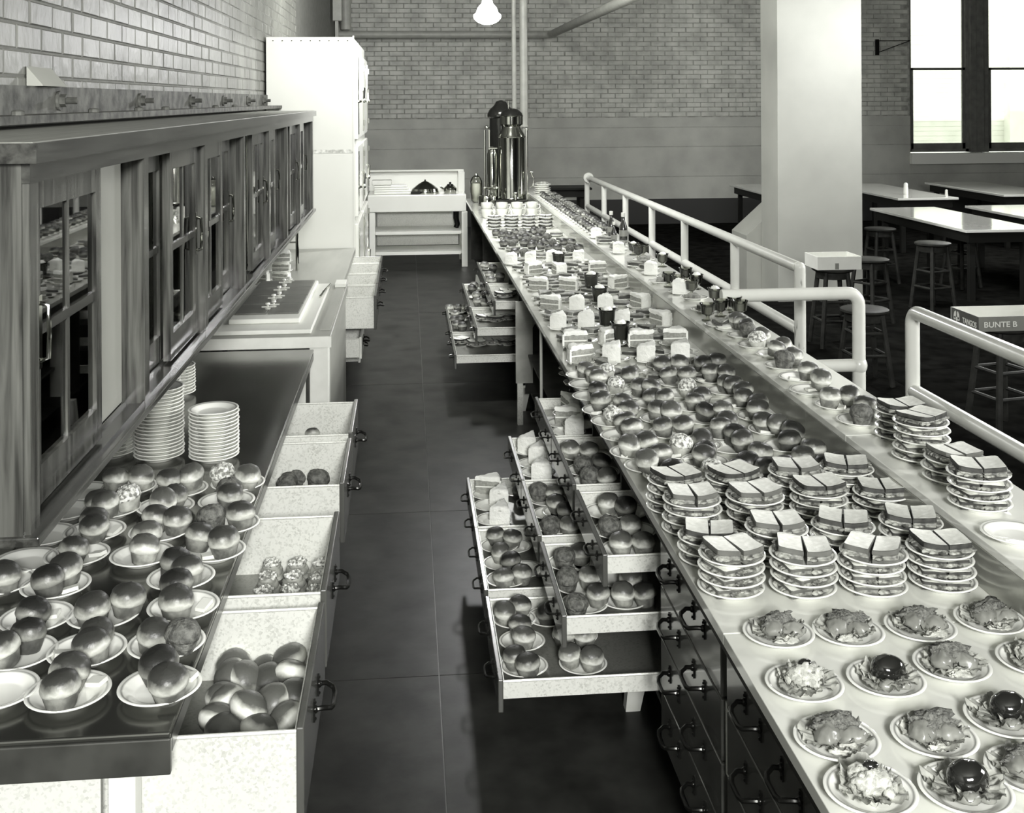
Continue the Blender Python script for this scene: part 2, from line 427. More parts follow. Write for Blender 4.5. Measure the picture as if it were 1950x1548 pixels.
# back wall with a window opening
w0 = atY(1733, 290, YB); w1x = atY(1848, 290, YB).x; w2x = atY(1882, 290, YB).x; w3x = w2x+(w1x-w0.x)
zs0, zs1 = atY(1733, 312, YB).z, 4.1
wb = MB()
wb.box(XL, YB, 0, w0.x, YB+.25, ZC); wb.box(w3x, YB, 0, XR, YB+.25, ZC)
wb.box(w0.x, YB, 0, w3x, YB+.25, zs0); wb.box(w0.x, YB, zs1, w3x, YB+.25, ZC)
wbk = put('wall_back', wb, M['mortar'], kind='structure')
zb = 1.80
def conc(x0, x1):
    for z0, z1 in ((.42, .79), (.795, 1.293), (1.298, 1.62), (1.625, zb-.012)):
        z1 = min(z1, zb)
        if x0 > w0.x-.01 and z1 > zs0: z1 = zs0-.005
        if z1 > z0: put('concrete_band', bx(x0, YB-.014, z0, x1, YB+.01, z1), M['concrete'], wbk)
conc(XL+.005, w0.x); conc(w0.x+.001, w3x); conc(w3x+.001, XR)
put('baseboard_back', bx(XL+.005, YB-.03, 0, XR, YB+.01, .42), mk('dark_dado', .018, .6), kind='structure')
# bricks: shared pillow mesh, unit size
def brick_mesh(seed, mats):
    random.seed(seed); b = MB()
    e = .06
    p = [(-.5, -.5, 0), (.5, -.5, 0), (.5, .5, 0), (-.5, .5, 0)]
    q = [(-.47, -.44, 1), (.47, -.44, .9+random.random()*.2), (.47, .44, 1), (-.47, .44, .85+random.random()*.2)]
    b.v += p+q
    for f in ((4, 5, 6, 7), (0, 1, 5, 4), (1, 2, 6, 5), (2, 3, 7, 6), (3, 0, 4, 7)): b.face(list(f), 0)
    return b.mesh('brick', mats)
def bricks(parent, plane, u0, u1, v0, v1, bl, bh, mat, keep, limit, skip=None):
    """plane 'x': wall facing +X with u=Y ; plane 'y': wall facing -Y with u=X"""
    random.seed(3)
    mesh = [brick_mesh(s, mat) for s in (1, 2, 3)]; rest = MB(); cand = []
    row = 0; v = v0
    while v+bh < v1:
        u = u0-(bl*.5 if row % 2 else 0)
        while u < u1:
            a, b = max(u, u0), min(u+bl*(1+random.uniform(-.03, .03)), u1)
            u += bl
            if b-a < .05: continue
            if skip and skip(a, b, v): continue
            cand.append((a, b, v, row))
        v += bh; row += 1
    kept = [c for c in cand if keep(*c)]
    kept = kept[:limit]; ks = set(kept)
    for c in cand:
        a, b, v, row = c
        w = b-a-(.010 if plane == 'y' else .006); h = bh-(.009 if plane == 'y' else .006); d = (.0075 if plane == 'y' else .0035)+random.uniform(-.0015, .003)
        cu, cv = (a+b)/2, v+bh/2
        if c in ks:
            if plane == 'x':
                inst('brick', random.choice(mesh), parent, Vector((XL-.006, cu, cv))-wloc(parent), (PI/2, 0, PI/2), (w, h, d))
            else:
                inst('brick', random.choice(mesh), parent, Vector((cu, YB, cv))-wloc(parent), (PI/2, 0, 0), (w, h, d))
        else:
            k = len(rest.v)
            for du, dv, dd in ((-.5, -.5, 0), (.5, -.5, 0), (.5, .5, 0), (-.5, .5, 0), (-.47, -.44, 1), (.47, -.44, 1), (.47, .44, 1), (-.47, .44, 1)):
                if plane == 'x': rest.v.append((XL-.006+dd*d, cu+du*w, cv+dv*h))
                else: rest.v.append((cu+du*w, YB-dd*d, cv+dv*h))
            for f in ((4, 5, 6, 7), (0, 1, 5, 4), (1, 2, 6, 5), (2, 3, 7, 6), (3, 0, 4, 7)): rest.face([k+i for i in f], 0)
    if rest.v: put('brickwork', rest, mat, parent, kind='stuff')
def keepL(a, b, v, row): return a > 3.3 and b < 9.5 and v < 2.1+.09*b+.06 and v > 2.1
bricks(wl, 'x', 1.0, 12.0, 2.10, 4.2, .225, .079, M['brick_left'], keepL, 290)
def keepB(a, b, v, row): return a > -.35 and b < 4.9 and v < 3.75
def skipB(a, b, v): return b > w0.x-.01 and a < w3x and v < zs1+.05
bricks(wbk, 'y', XL+.01, XR-.1, zb, 4.25, .243, .079, M['brick_back'], keepB, 298, skipB)

# window in the far wall
def window():
    zr = atY(1733, 131, YB).z
    fr = MB()
    zb0 = w0.z
    for a, b in ((w0.x, w1x), (w2x, w3x)):
        f = MB(); f.box(a, YB+.06, zb0, a+.05, YB+.16, zs1); f.box(b-.05, YB+.06, zb0, b, YB+.16, zs1); f.box(a, YB+.06, zb0, b, YB+.16, zb0+.05); f.box(a, YB+.06, zs1-.06, b, YB+.16, zs1)
        yield f, a, b, zb0, zr
win = None
for i, (f, a, b, z0, zr) in enumerate(window()):
    w = put('window_%d' % (i+1), f, M['win_wood'], kind='structure')
    put('lower_sash', bx(a+.05, YB+.08, z0+.05, a+.10, YB+.12, zr+.02).box(b-.10, YB+.08, z0+.05, b-.05, YB+.12, zr+.02).box(a+.05, YB+.08, z0+.05, b-.05, YB+.12, z0+.15).box(a+.05, YB+.08, zr-.02, b-.05, YB+.12, zr+.02), M['win_wood'], w)
    put('upper_sash', bx(a+.05, YB+.12, zr, a+.08, YB+.15, zs1-.06).box(b-.08, YB+.12, zr, b-.05, YB+.15, zs1-.06), M['win_wood'], w)
    put('pane', bx(a+.10, YB+.098, z0+.15, b-.10, YB+.102, zr-.02), M['glass'], w)
    put('pane', bx(a+.08, YB+.133, zr+.02, b-.08, YB+.137, zs1-.06), M['glass'], w)
put('trim_1', bx(w1x, YB-.02, w0.z-.01, w2x, YB+.2, zs1).box(w1x+.1, YB-.05, w0.z, w2x-.1, YB-.02, zs1), M['win_wood'], kind='structure')
put('trim_2', bx(w0.x-.01, YB-.10, zs0, w3x+.01, YB+.25, w0.z-.02), M['sill'], kind='structure')
fa = MB(); fa.box(4, YB+4.0, -2, 17, YB+4.3, 9)
for k in range(2): fa.box(9.3+k*3.2, YB+3.75, -2, 9.75+k*3.2, YB+4, 8)
fac = tag(put('facade', fa, M['facade']), 'sunlit pale brick building seen through the window', 'building')
rr = MB()
for k in range(80):
    rr.box(7.5, YB+3.993, -1+k*.1, 14.5, YB+4.0, -1+k*.1+.09)
put('brick_course', rr, M['facade'], fac, kind='stuff')

# pillar, pipes, bracket
t = thing('pillar', 'wide square plastered pillar standing beyond the handrail', 'pillar', (4.25, 11.6, 0)); tag(t, kind='structure')
put('shaft', bx(3.80, 11.33, 0, 4.70, 11.88, ZC), M['plaster'], t, bevel=.006)
t = tag(put('lean_to_box', MB().extrude([(3.64, 11.9, 0), (4.2, 11.9, 0), (4.2, 11.9, 1.12), (3.64, 11.9, .62)], (0, .55, 0)), M['plaster']), 'grey box with sloping lid behind the pillar', 'box')
def pipe(name, pts, r, label, mat='grey_pipe', n=14, cat='pipe', parent=None):
    o = put(name, MB().tube(pts, r, n), M[mat], parent)
    return tag(o, label, cat) if parent is None else o
def arc(c, r, a0, a1, u, v, n=8):
    c, u, v = Vector(c), Vector(u), Vector(v)
    return [c+u*math.cos(a0+(a1-a0)*i/n)*r+v*math.sin(a0+(a1-a0)*i/n)*r for i in range(n+1)]
zp = 3.17
pipe('water_pipe', [(-1.1, 18.45, zp), (2.24, 18.45, zp)]+arc((2.24, 18.33, zp), .12, PI/2, 0, (1, 0, 0), (0, 1, 0))+[(2.36, 9, zp)], .062, 'grey horizontal pipe along brick wall turning towards the room')
pipe('riser_pipe', [(1.385, 14.6, 1.0), (1.385, 14.6, ZC)], .03, 'thin vertical grey pipe rising behind the urn')
o = pipe('riser_pipe', [(1.50, 14.5, 1.76), (1.50, 14.5, ZC)], .052, 'thick lagged vertical pipe beside the thin one behind urn')
put('pipe_tail', MB().tube([(1.50, 14.5, .9), (1.50, 14.5, 1.77)], .02), M['grey_pipe'], o)
put('collar', MB().lathe([(.03, 0), (.06, 0), (.06, .02), (.03, .02)], 16, (1.50, 14.5, 1.75)), M['grey_pipe'], o)
a = atY(628, 40, 17.5); 
tag(put('duct', bx(-1.12, 17.4, a.z-.0, -.99, 17.6, ZC).box(-1.09, 17.45, 3.0, -1.04, 17.5, a.z), M['grey_pipe']), 'narrow grey duct dropping from ceiling over fridge corner', 'duct')
tag(put('drain_pipe', MB().tube([(atY(658, 40, 18.3).x, 18.3, 3.24), (atY(658, 40, 18.3).x, 18.3, ZC)], .085), M['grey_pipe']), 'broad dark vertical pipe in the far brick corner', 'pipe')
a = atY(1670, 75, YB-.05); b2 = atY(1670, 105, YB-.05); c = atY(1733, 75, YB-.05)
t = thing('wall_bracket', 'small dark iron bracket with wires beside the window', 'bracket', (a.x, YB-.05, b2.z))
put('bracket_plate', bx(a.x-.03, YB-.07, b2.z, a.x+.03, YB-.03, a.z), M['iron'], t)
put('wire', MB().tube([(a.x, YB-.06, a.z-.02), (c.x, YB-.06, c.z-.02)], .007, 6), M['iron'], t)
put('wire', MB().tube([(b2.x, YB-.06, b2.z+.04), (c.x, YB-.06, c.z-.02)], .007, 6), M['iron'], t)

# hanging lamps
for (px, Y, lab) in ((928, 10, 'lit schoolhouse globe lamp hanging in front of brick wall'), (1777, 10, 'lit schoolhouse globe lamp hanging in front of window')):
    z = atY(px, 47 if px < 1000 else 31, Y).z; x = atY(px, 47, Y).x
    t = thing('hanging_lamp', lab, 'lamp', (x, Y, z))
    put('globe', MB().lathe([(.0, 0), (.045, .006), (.085, .022), (.118, .052), (.125, .075), (.12, .092), (.10, .105), (.085, .15), (.05, .19), (.045, .22)], 28, (x, Y, z)), M['globe'], t)
    put('gallery', MB().lathe([(.05, .215), (.06, .22), (.055, .27), (.02, .30)], 20, (x, Y, z)), M['chrome_dark'], t)
    put('stem', MB().tube([(x, Y, z+.29), (x, Y, ZC)], .012, 8), M['chrome_dark'], t)
    l = bpy.data.lights.new('bulb', 'POINT'); l.energy = 130; l.shadow_soft_size = .1
    lo = bpy.data.objects.new('bulb', l); link(lo, t, (0, 0, -.06))

# steel ledge beam on left wall
t = thing('ledge_beam', 'rusty painted steel angle beam bolted along the brick wall', 'beam', (XL, 6, 2.05))
put('web', bx(XL, 1.0, 2.065, XL+.025, 9.35, 2.150), M['beam'], t)
put('flange', bx(XL, 1.0, 2.042, XL+.14, 9.3, 2.065), M['beam'], t)
nutm = MB(); nutm.lathe([(.03, 0), (.032, .004), (.032, .010), (.0, .011)], 14); nutm.lathe([(.021, .010), (.021, .028), (0, .0285)], 6); nutm.lathe([(.011, .028), (.011, .062), (0, .064)], 10)
bolt_me = nutm.mesh('bolt', M['beam'], .4)
for px in (110, 265, 362, 424, 470, 500):
    d = ray(px, 200); y = (XL+.025)/d.x*d.y
    inst('bolt', bolt_me, t, Vector((XL+.025, y, 2.105))-Vector((XL, 6, 2.05)), (0, PI/2, 0))
rv = MB(); rv.lathe([(.018, 0), (.018, .010), (.012, .014), (.0, .015)], 8)
rv_me = rv.mesh('rivet', M['beam'], .4)
for y in (3.2, 3.95, 4.6, 5.1, 5.75, 6.4, 7.1, 7.8): inst('rivet', rv_me, t, Vector((XL+.09, y, 2.065))-Vector((XL, 6, 2.05)))
tag(put('wooden_wedge', MB().extrude([(XL, 3.55, 2.150), (XL+.05, 3.55, 2.150), (XL, 3.55, 2.21)], (0, .24, 0)), M['plaster']), 'small grey wedge resting on the rusty ledge beam', 'wedge')

# ------------------------------------------------------------------ wall cabinet with glazed doors
CX, CY0, CY1, CZ0, CZ1 = -.675, 2.09, 8.22, 1.315, 2.03
t = thing('glazed_cabinet', 'long varnished wooden wall cabinet with glazed sliding doors', 'cabinet', (-.9, 5.1, CZ0))
put('top_board', bx(XL, CY0-.02, CZ1-.036, CX+.015, CY1+.02, CZ1), M['cab_top'], t, bevel=.003)
put('cornice', bx(CX+.0155, CY0-.02, CZ1-.038, CX+.023, CY1+.02, CZ1-.002), M['cab_wood_y'], t)
put('cornice', bx(XL, CY0-.028, CZ1-.038, CX+.023, CY0-.0205, CZ1-.002), M['cab_wood_y'], t)
put('header', bx(CX-.085, CY0, 1.955, CX+.003, CY1, CZ1-.037), M['cab_wood_y'], t)
put('end_panel', bx(XL, CY0-.001, CZ0, CX-.012, CY0+.02, CZ1-.037), M['cab_wood'], t)
put('end_panel', bx(XL, CY1-.02, CZ0, CX, CY1, CZ1-.037), M['cab_wood'], t)
put('back_panel', bx(XL, CY0+.02, CZ0+.02, XL+.012, CY1-.02, CZ1-.037), M['inside'], t)
put('bottom_board', bx(XL, CY0-.01, CZ0-.008, CX+.018, CY1+.01, CZ0+.010), M['cab_wood_y'], t, bevel=.003)
put('track_rail', bx(CX-.0515, CY0+.02, CZ0+.010, CX-.0485, CY1-.02, CZ0+.018).box(CX-.084, CY0+.02, CZ0+.010, CX-.080, CY1-.02, CZ0+.018).box(CX-.005, CY0+.02, CZ0+.010, CX-.001, CY1-.02, CZ0+.018), M['cab_wood_y'], t)
put('inner_shelf', bx(XL+.012, CY0+.02, 1.64, CX-.158, CY1-.02, 1.66), M['inside'], t)
posts = [CY0+.005, 2.98, 3.86, 4.76, 5.62, 6.44, 7.22, CY1-.055]
for i, y in enumerate(posts): put('post', bx(CX-.082 if i else CX-.02, y, CZ0+.01, CX, y+.05, 1.957), M['cab_wood'], t)
for i in range(26): put('inner_post', bx(CX-.155, 2.27+i*.228, CZ0+.011, CX-.125, 2.325+i*.228, 1.954), M['card'], t)
def door(y0, y1, x, hy, cols=2):
    z0, z1 = CZ0+.018, 1.958; sw = .040
    d = put('door', bx(x-.022, y0, z0, x, y0+sw, z1).box(x-.022, y1-sw, z0, x, y1, z1).box(x-.0215, y0+sw, z1-.06, x-.0005, y1-sw, z1).box(x-.0215, y0+sw, z0, x-.0005, y1-sw, z0+.075), M['cab_wood'], t)
    zm = z0+.33
    put('muntin', bx(x-.018, y0+sw, zm-.010, x-.004, y1-sw, zm+.010), M['cab_wood_y'], d)
    ym = (y0+y1)/2
    put('muntin', bx(x-.017, ym-.009, z0+.075, x-.005, ym+.009, z1-.06), M['cab_wood'], d)
    for (a, b) in ((y0+sw, ym-.009), (ym+.009, y1-sw)):
        for (c0, c1) in ((z0+.075, zm-.010), (zm+.010, z1-.06)):
            put('pane', bx(x-.0115, a, c0, x-.0095, b, c1), M['glass'], d)
    put('handle', MB().tube([(x, hy, zm-.055), (x+.016, hy, zm-.050), (x+.018, hy, zm), (x+.016, hy, zm+.050), (x, hy, zm+.055)], .0045, 8).box(x, hy-.009, zm-.07, x+.002, hy+.009, zm+.07), M['chrome'], d)
XA, XBk = CX-.024, CX-.056
door(2.19, 2.66, XA, 2.225)
put('fixed_panel', bx(XBk-.02, 2.67, CZ0+.018, XBk, 2.97, 1.957), M['panel_paint'], t)
for k in range(1, 7):
    a, b = posts[k]+.053, posts[k+1]-.003; m = (a+b)/2
    if k == 1:
        door(a, m+.02, XBk, a+.03); door(m-.03, b, XA, b-.03)
    elif k % 2 == 0:
        door(a, m+.03, XA, a+.03); door(m-.02, b, XBk, b-.03)
    else:
        door(a, m+.03, XBk, a+.03); door(m-.02, b, XA, b-.03)

# ------------------------------------------------------------------ refrigerator
t = thing('refrigerator', 'tall white enamelled refrigerator at the far end of cabinet', 'refrigerator', (-.78, 10.5, 0))
FX = -.405
put('body', bx(-1.135, 9.30, .10, FX-.03, 11.7, 2.62), M['enamel'], t, bevel=.008)
put('end_sheet', bx(-1.135, 9.294, 1.700, FX-.028, 9.30, 2.618), M['enamel'], t)
put('end_sheet', bx(-1.135, 9.294, .12, FX-.028, 9.30, 1.675), M['enamel'], t)
put('seam_strip', bx(-1.135, 9.291, 1.673, FX-.03, 9.2945, 1.702), M['enamel_seam'], t)
put('corner_angle', bx(FX-.035, 9.288, .12, FX-.022, 9.30, 2.63), M['enamel'], t)
rv2 = MB().lathe([(.006, 0), (.005, .003), (0, .004)], 8).mesh('rivet', M['chrome_dark'])
for k in range(9): inst('rivet', rv2, t, (-1.08+k*.075+.78, 9.293-10.5, 2.59), (PI/2, 0, 0))
put('plinth', bx(-1.12, 9.34, 0, FX-.05, 11.66, .10), M['wood_under'], t)
for (y0, y1) in ((9.42, 10.5), (10.56, 11.62)):
    for (z0, z1) in ((.22, 1.08), (1.14, 1.72), (1.78, 2.50)):
        d = put('door', bx(FX-.03, y0, z0, FX, y1, z1), M['enamel'], t, bevel=.006)
        [put('door_trim', bx(FX, q_, z0+.04, FX+.008, q_+.03, z1-.04), M['chrome'], d) for q_ in (y0+.05, y1-.08)]
        for zz in (z0+.09, z1-.13):
            put('hinge', bx(FX, y1-.03, zz, FX+.02, y1+.03, zz+.05), M['chrome'], d)
        put('latch', MB().tube([(FX, y0+.03, (z0+z1)/2-.05), (FX+.045, y0+.03, (z0+z1)/2-.04), (FX+.05, y0+.05, (z0+z1)/2+.06), (FX+.03, y0+.10, (z0+z1)/2+.07)], .012, 8).ball((FX+.045, y0+.03, (z0+z1)/2-.04), .02, .02, .02), M['chrome'], d)

# ------------------------------------------------------------------ steel work counter at the left wall
LZ = .90
LX = -.455
t = thing('steel_work_counter', 'long dark polished metal work counter under the wall cabinet', 'counter', (-.8, 3.9, 0))
LC = t
put('top_sheet', bx(XL+.002, 2.20, LZ-.012, LX, 5.52, LZ), M['steel_dark'], t, bevel=.004)
put('end_apron', bx(XL+.002, 2.20, LZ-.082, LX, 2.215, LZ-.0125), M['edge_dark'], t, bevel=.003)
put('side_apron', bx(LX-.012, 2.217, LZ-.045, LX, 5.50, LZ-.0125), M['edge_dark'], t)
put('partition', bx(XL+.03, 2.24, .12, LX-.14, 2.255, LZ-.083), M['galv'], t)
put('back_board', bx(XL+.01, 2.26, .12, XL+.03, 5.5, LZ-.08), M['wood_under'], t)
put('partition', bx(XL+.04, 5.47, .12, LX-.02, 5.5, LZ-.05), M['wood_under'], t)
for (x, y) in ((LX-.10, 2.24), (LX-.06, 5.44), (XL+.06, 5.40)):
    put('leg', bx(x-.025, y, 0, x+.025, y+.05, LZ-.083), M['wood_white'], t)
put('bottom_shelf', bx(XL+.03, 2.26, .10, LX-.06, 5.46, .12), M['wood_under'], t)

def handle_mesh(L=.11, D=.042):
    h = MB()
    pts = [(0, -L/2, .004), (D*.5, -L/2, .006), (D*.9, -L/2+.012, .0), (D, -L/2+.03, -.004), (D, L/2-.03, -.004), (D*.9, L/2-.012, .0), (D*.5, L/2, .006), (0, L/2, .004)]
    h.tube(pts, .0058, 8)
    for sy in (-1, 1):
        h.box(0, sy*L/2-.007, -.022, .004, sy*L/2+.007, .024)
        h.ball((.004, sy*L/2, .004), .008, .009, .009, nu=8, nv=6)
        h.ball((.004, sy*L/2, -.017), .003, .004, .004, nu=6, nv=4); h.ball((.004, sy*L/2, .019), .003, .004, .004, nu=6, nv=4)
    return h.mesh('handle', M['iron'], .7)
HANDLE = handle_mesh()

def drawer(parent, side, xf, xin, y0, y1, rim, depth, handles, front_h=None, fmat='front_wood', up=.012, boxm='galv', floorm='galv_floor', lab=None):
    """side +1: front faces +X, -1: front faces -X; galvanised box open at the top"""
    fh = front_h or depth+.04
    x0, x1 = (xin, xf-.016) if side > 0 else (xf+.016, xin)
    fr = put('drawer', bx(xf-.016*side, y0-.008, rim+up-fh, xf, y1+.008, rim+up), M[fmat], parent, bevel=.003)
    if lab: fr['label'] = lab
    th = .004
    b = MB()
    b.box(x0, y0, rim-depth, x1, y0+th, rim); b.box(x0, y1-th, rim-depth, x1, y1, rim)
    b.box(x0, y0+th, rim-depth, x0+th, y1-th, rim); b.box(x1-th, y0+th, rim-depth, x1, y1-th, rim)
    put('box_sides', b, M[boxm], fr)
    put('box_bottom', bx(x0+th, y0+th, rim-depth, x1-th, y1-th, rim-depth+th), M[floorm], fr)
    # rolled rim
    for (a, c) in (((x0, y0+.002), (x1, y0+.002)), ((x0, y1-.002), (x1, y1-.002))):
        put('rolled_rim', MB().tube([(a[0], a[1], rim), (c[0], c[1], rim)], .0042, 6), M['galv'], fr)
    wl_ = wloc(fr)
    for hy in handles:
        inst('handle', HANDLE, fr, Vector((xf, hy, rim+up-fh*.45))-wl_, (0, 0, 0 if side > 0 else PI), (1, 1, 1) if side > 0 else (.72, .8, .62))
    return fr
DR = -.213
drawer(LC, 1, DR, -.78, 2.305, 2.862, .83, .17, [2.58], .2, lab='open drawer of round rolls nearest the camera')
drawer(LC, 1, DR, -.78, 2.945, 3.49, .83, .17, [3.2], .2, lab='open drawer of iced sweet rolls')
drawer(LC, 1, DR, -.78, 3.765, 4.245, .83, .17, [4.0], .2, lab='open drawer of dark muffins')
drawer(LC, 1, DR, -.78, 4.33, 4.795, .83, .17, [4.56], .2, lab='open drawer with two muffins')
# pale wooden table with lids
WZ = .955
t = thing('ice_cream_cabinet', 'pale wooden counter with eight hinged lids beyond the metal counter', 'counter', (-.75, 6.3, 0))
WX = -.375
put('top', bx(XL+.005, 5.56, WZ-.05, WX, 7.12, WZ), M['wood_light'], t, bevel=.004)
put('front_board', bx(XL+.005, 5.552, WZ-.055, WX+.001, 5.5595, WZ-.002), M['wood_white'], t)
put('side_panel', bx(WX-.03, 5.66, .06, WX-.012, 7.08, WZ-.051), M['wood_light'], t)
put('leg', bx(WX-.105, 5.565, 0, WX-.012, 5.655, WZ-.051), M['wood_white'], t, bevel=.004)
put('leg', bx(XL+.02, 5.565, 0, XL+.11, 5.655, WZ-.051), M['wood_white'], t, bevel=.004)
put('leg', bx(WX-.105, 7.0, 0, WX-.031, 7.09, WZ-.051), M['wood_white'], t)
put('lid_board', bx(-1.0, 5.62, WZ+.0005, -.475, 7.02, WZ+.022), M['wood_white'], t, bevel=.004)
put('lid_board', bx(-.90, 5.78, WZ+.0225, -.545, 6.98, WZ+.048), M['wood_white'], t, bevel=.006)
knob = MB().lathe([(.014, 0), (.016, .004), (.006, .010), (.006, .02), (.014, .026), (.012, .034), (0, .036)], 12).box(-.03, -.008, .010, .03, .008, .016).mesh('knob', M['flesh'])
for i in range(4):
    for j in range(2):
        y0 = 5.90+i*.265; x0 = -.885+j*.165
        l = put('hatch_lid', bx(x0, y0, WZ+.0485, x0+.158, y0+.25, WZ+.057), M['lid_grey'], t, bevel=.003)
        if j == 1:
            inst('knob', knob, l, Vector((x0-.012, y0+.10, WZ+.057))-wloc(l))
            inst('knob', knob, l, Vector((x0+.012, y0+.165, WZ+.057))-wloc(l))
put('side_ledge', bx(WX-.065, 5.7, WZ+.0005, WX-.012, 7.1, WZ+.006), M['wood_light'], t)
put('corner_block', bx(WX-.07, 6.95, WZ+.0065, WX-.004, 7.11, WZ+.03), M['wood_white'], t, bevel=.003)
put('lid_rod', MB().tube([(-.50, 6.5, WZ+.03), (-.485, 6.6, WZ+.045), (-.47, 6.95, WZ+.03)], .006, 8), M['chrome'], t)
# far wooden worktop with bins
t = thing('wooden_worktop', 'pale wooden worktop running up to the white refrigerator', 'counter', (-.78, 8.2, 0))
WT = t
put('top', bx(XL+.005, 7.14, .86, -.425, 9.28, .90), M['wood_light'], t, bevel=.004)
put('back_board', bx(XL+.006, 7.2, .12, XL+.02, 9.2, .858), M['wood_under'], t)
put('partition', bx(XL+.03, 7.16, .08, -.45, 7.19, .858), M['wood_white'], t)
for y in (7.15, 9.2): put('leg', bx(-.50, y+.035 if y < 8 else y, 0, -.44, y+.09 if y < 8 else y+.06, .858), M['wood_white'], t)
put('cabinet_strut', MB().tube([(-.78, 8.1, .902), (-.78, 8.1, CZ0-.009)], .012, 10), M['chrome'], t)
put('cabinet_strut', MB().tube([(-.87, 8.1, 1.10), (-.78, 8.1, 1.10)], .006, 8), M['chrome'], t)
for i, (a, b, dz) in enumerate(((7.34, 7.80, 0), (7.84, 8.32, 0), (8.36, 8.84, 0), (8.88, 9.24, 0))):
    drawer(WT, 1, -.205, -.7, a, b, .83, .20, [(a+b)/2], .22, floorm='galv_dull')
for i, (a, b) in enumerate(((7.36, 7.80), (7.86, 8.30))):
    drawer(WT, 1, -.30-.03*i, -.7, a, b, .56-.14*i, .12, [(a+b)/2], .14, fmat='wood_white')

# ------------------------------------------------------------------ serving counter
RX0, RX1, RZ = .70, 1.395, .90
t = thing('serving_counter', 'long white topped serving counter with raised shelf and drawers', 'counter', (1.2, 7, 0))
RC = t
seams = [.6, 2.478, 4.42, 6.35, 8.3, 10.25, 12.1, 13.75]
for a, b in zip(seams, seams[1:]):
    put('top_slab', bx(RX0, a+.0015, RZ-.028, RX1, b-.0015, RZ), M['counter'], t, bevel=.002)
rs = [.6, 1.9, 3.86, 5.8, 7.7, 9.6, 11.5, 13.75]
for a, b in zip(rs, rs[1:]):
    put('riser_panel', bx(RX1-.004, a+.001, RZ+.0005, RX1+.004, b-.001, .9975), M['riser'], t)
ss = [.6, 1.55, 3.50, 5.4, 7.3, 9.2, 11.1, 13.75]
for a, b in zip(ss, ss[1:]):
    put('shelf_slab', bx(RX1-.002, a+.0015, .998, 1.68, b-.0015, 1.02), M['shelf'], t, bevel=.002)
put('customer_front', bx(1.60, .6, .05, 1.63, 13.7, .997), M['front_wood'], t)
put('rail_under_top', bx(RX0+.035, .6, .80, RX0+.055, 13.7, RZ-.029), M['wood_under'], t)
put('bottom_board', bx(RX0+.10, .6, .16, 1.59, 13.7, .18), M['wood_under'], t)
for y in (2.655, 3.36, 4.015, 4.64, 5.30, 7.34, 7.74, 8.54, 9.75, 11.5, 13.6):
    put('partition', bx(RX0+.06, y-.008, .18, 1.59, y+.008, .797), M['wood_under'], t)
for y in (3.84, 5.7, 7.6, 9.9, 12.5):
    put('leg', MB().hexa([(.735, y-.022, 0), (.785, y-.022, 0), (.785, y+.022, 0), (.735, y+.022, 0), (.75, y-.03, .159), (.82, y-.03, .159), (.82, y+.03, .159), (.75, y+.03, .159)]), M['wood_white'], t)
put('steel_post', bx(.69, 7.25, .27, .80, 7.268, .797), M['post_metal'], t)
put('post_foot', bx(.70, 7.25, .0, .735, 7.29, .269), M['galv'], t)
put('steel_gusset', MB().extrude([(.7355, 7.27, .66), (.80, 7.27, .62), (.85, 7.27, .70), (.87, 7.27, .797), (.7355, 7.27, .797)], (0, .02, 0)), M['post_metal'], t)
put('support_rod', MB().tube([(.715, 6.07, .45), (.715, 6.07, RZ-.03)], .008, 8), M['white_paint'], t)
put('open_shelf', bx(.77, 5.32, .44, 1.59, 7.32, .455), M['wood_under'], t)
put('edge_strip', bx(.758, 2.640, .47, .772, 2.669, .645), M['galv'], t)
# closed drawers, four rows, near end
for (y0, y1, hs) in ((2.68, 3.335, (2.885, 3.16)), (1.98, 2.63, (2.17, 2.42)), (1.28, 1.93, (1.5, 1.75))):
    for k in range(4):
        z1 = .797-k*.155
        d = put('drawer', bx(.75, y0, z1-.149, .768, y1, z1), M['front_wood'], t, bevel=.003)
        for hy in hs:
            inst('handle', HANDLE, d, Vector((.75, hy, z1-.055))-wloc(d), (0, 0, PI))
# open trays
TR = {}
cols = [(3.415, 3.98), (4.055, 4.625), (4.655, 5.245)]
lv = [(.587, 2.1-1.40), (.460, 2.1-1.58), (.265, 2.1-1.766)]
LVN = ['top', 'middle', 'lowest']; CN = ['first', 'second', 'third', 'fourth', 'fifth']
for ci, (y0, y1) in enumerate(cols+[(7.80, 8.50), (8.58, 9.68)]):
    for li, (xf, rz) in enumerate(lv):
        if ci > 2: xf = xf+(.05 if li == 2 else 0)
        hs = [y0+.14, y1-.14]
        TR[ci, li] = drawer(RC, -1, xf, min(xf+.70, 1.55), y0, y1, rz, .052, hs, .10, up=.010, lab='%s open tray in %s column' % (LVN[li], CN[ci]))
        TR[ci, li] = rz-.048

# ------------------------------------------------------------------ railings
R_ = .033
t = thing('pipe_handrail', 'long white pipe handrail with posts running to the far wall', 'railing', (2.3, 10, 0))
def elb(c, r, a0, a1, u, v): return arc(c, r, a0, a1, u, v, 6)
put('top_pipe', MB().tube([(2.3, 6.50, 1.1), (2.3, 14.25, 1.1)], R_, 16), M['white_paint'], t)
put('lower_pipe', MB().tube([(2.3, 6.50, .73), (2.3, 14.3, .73)], R_, 16), M['white_paint'], t)
put('end_flange', MB().tube([(2.3, 14.25, 1.1), (2.3, 14.30, 1.1)], .065, 20).tube([(2.3, 14.38, 1.1), (2.3, 14.38, 0)], R_, 12).ball((2.3, 14.34, 1.1), .06, .06, .06), M['white_paint'], t)
for y in (13.12, 11.81, 10.51, 9.25, 7.80):
    put('post', MB().tube([(2.3, y, 0), (2.3, y, 1.09)], R_*.95, 14), M['white_paint'], t)
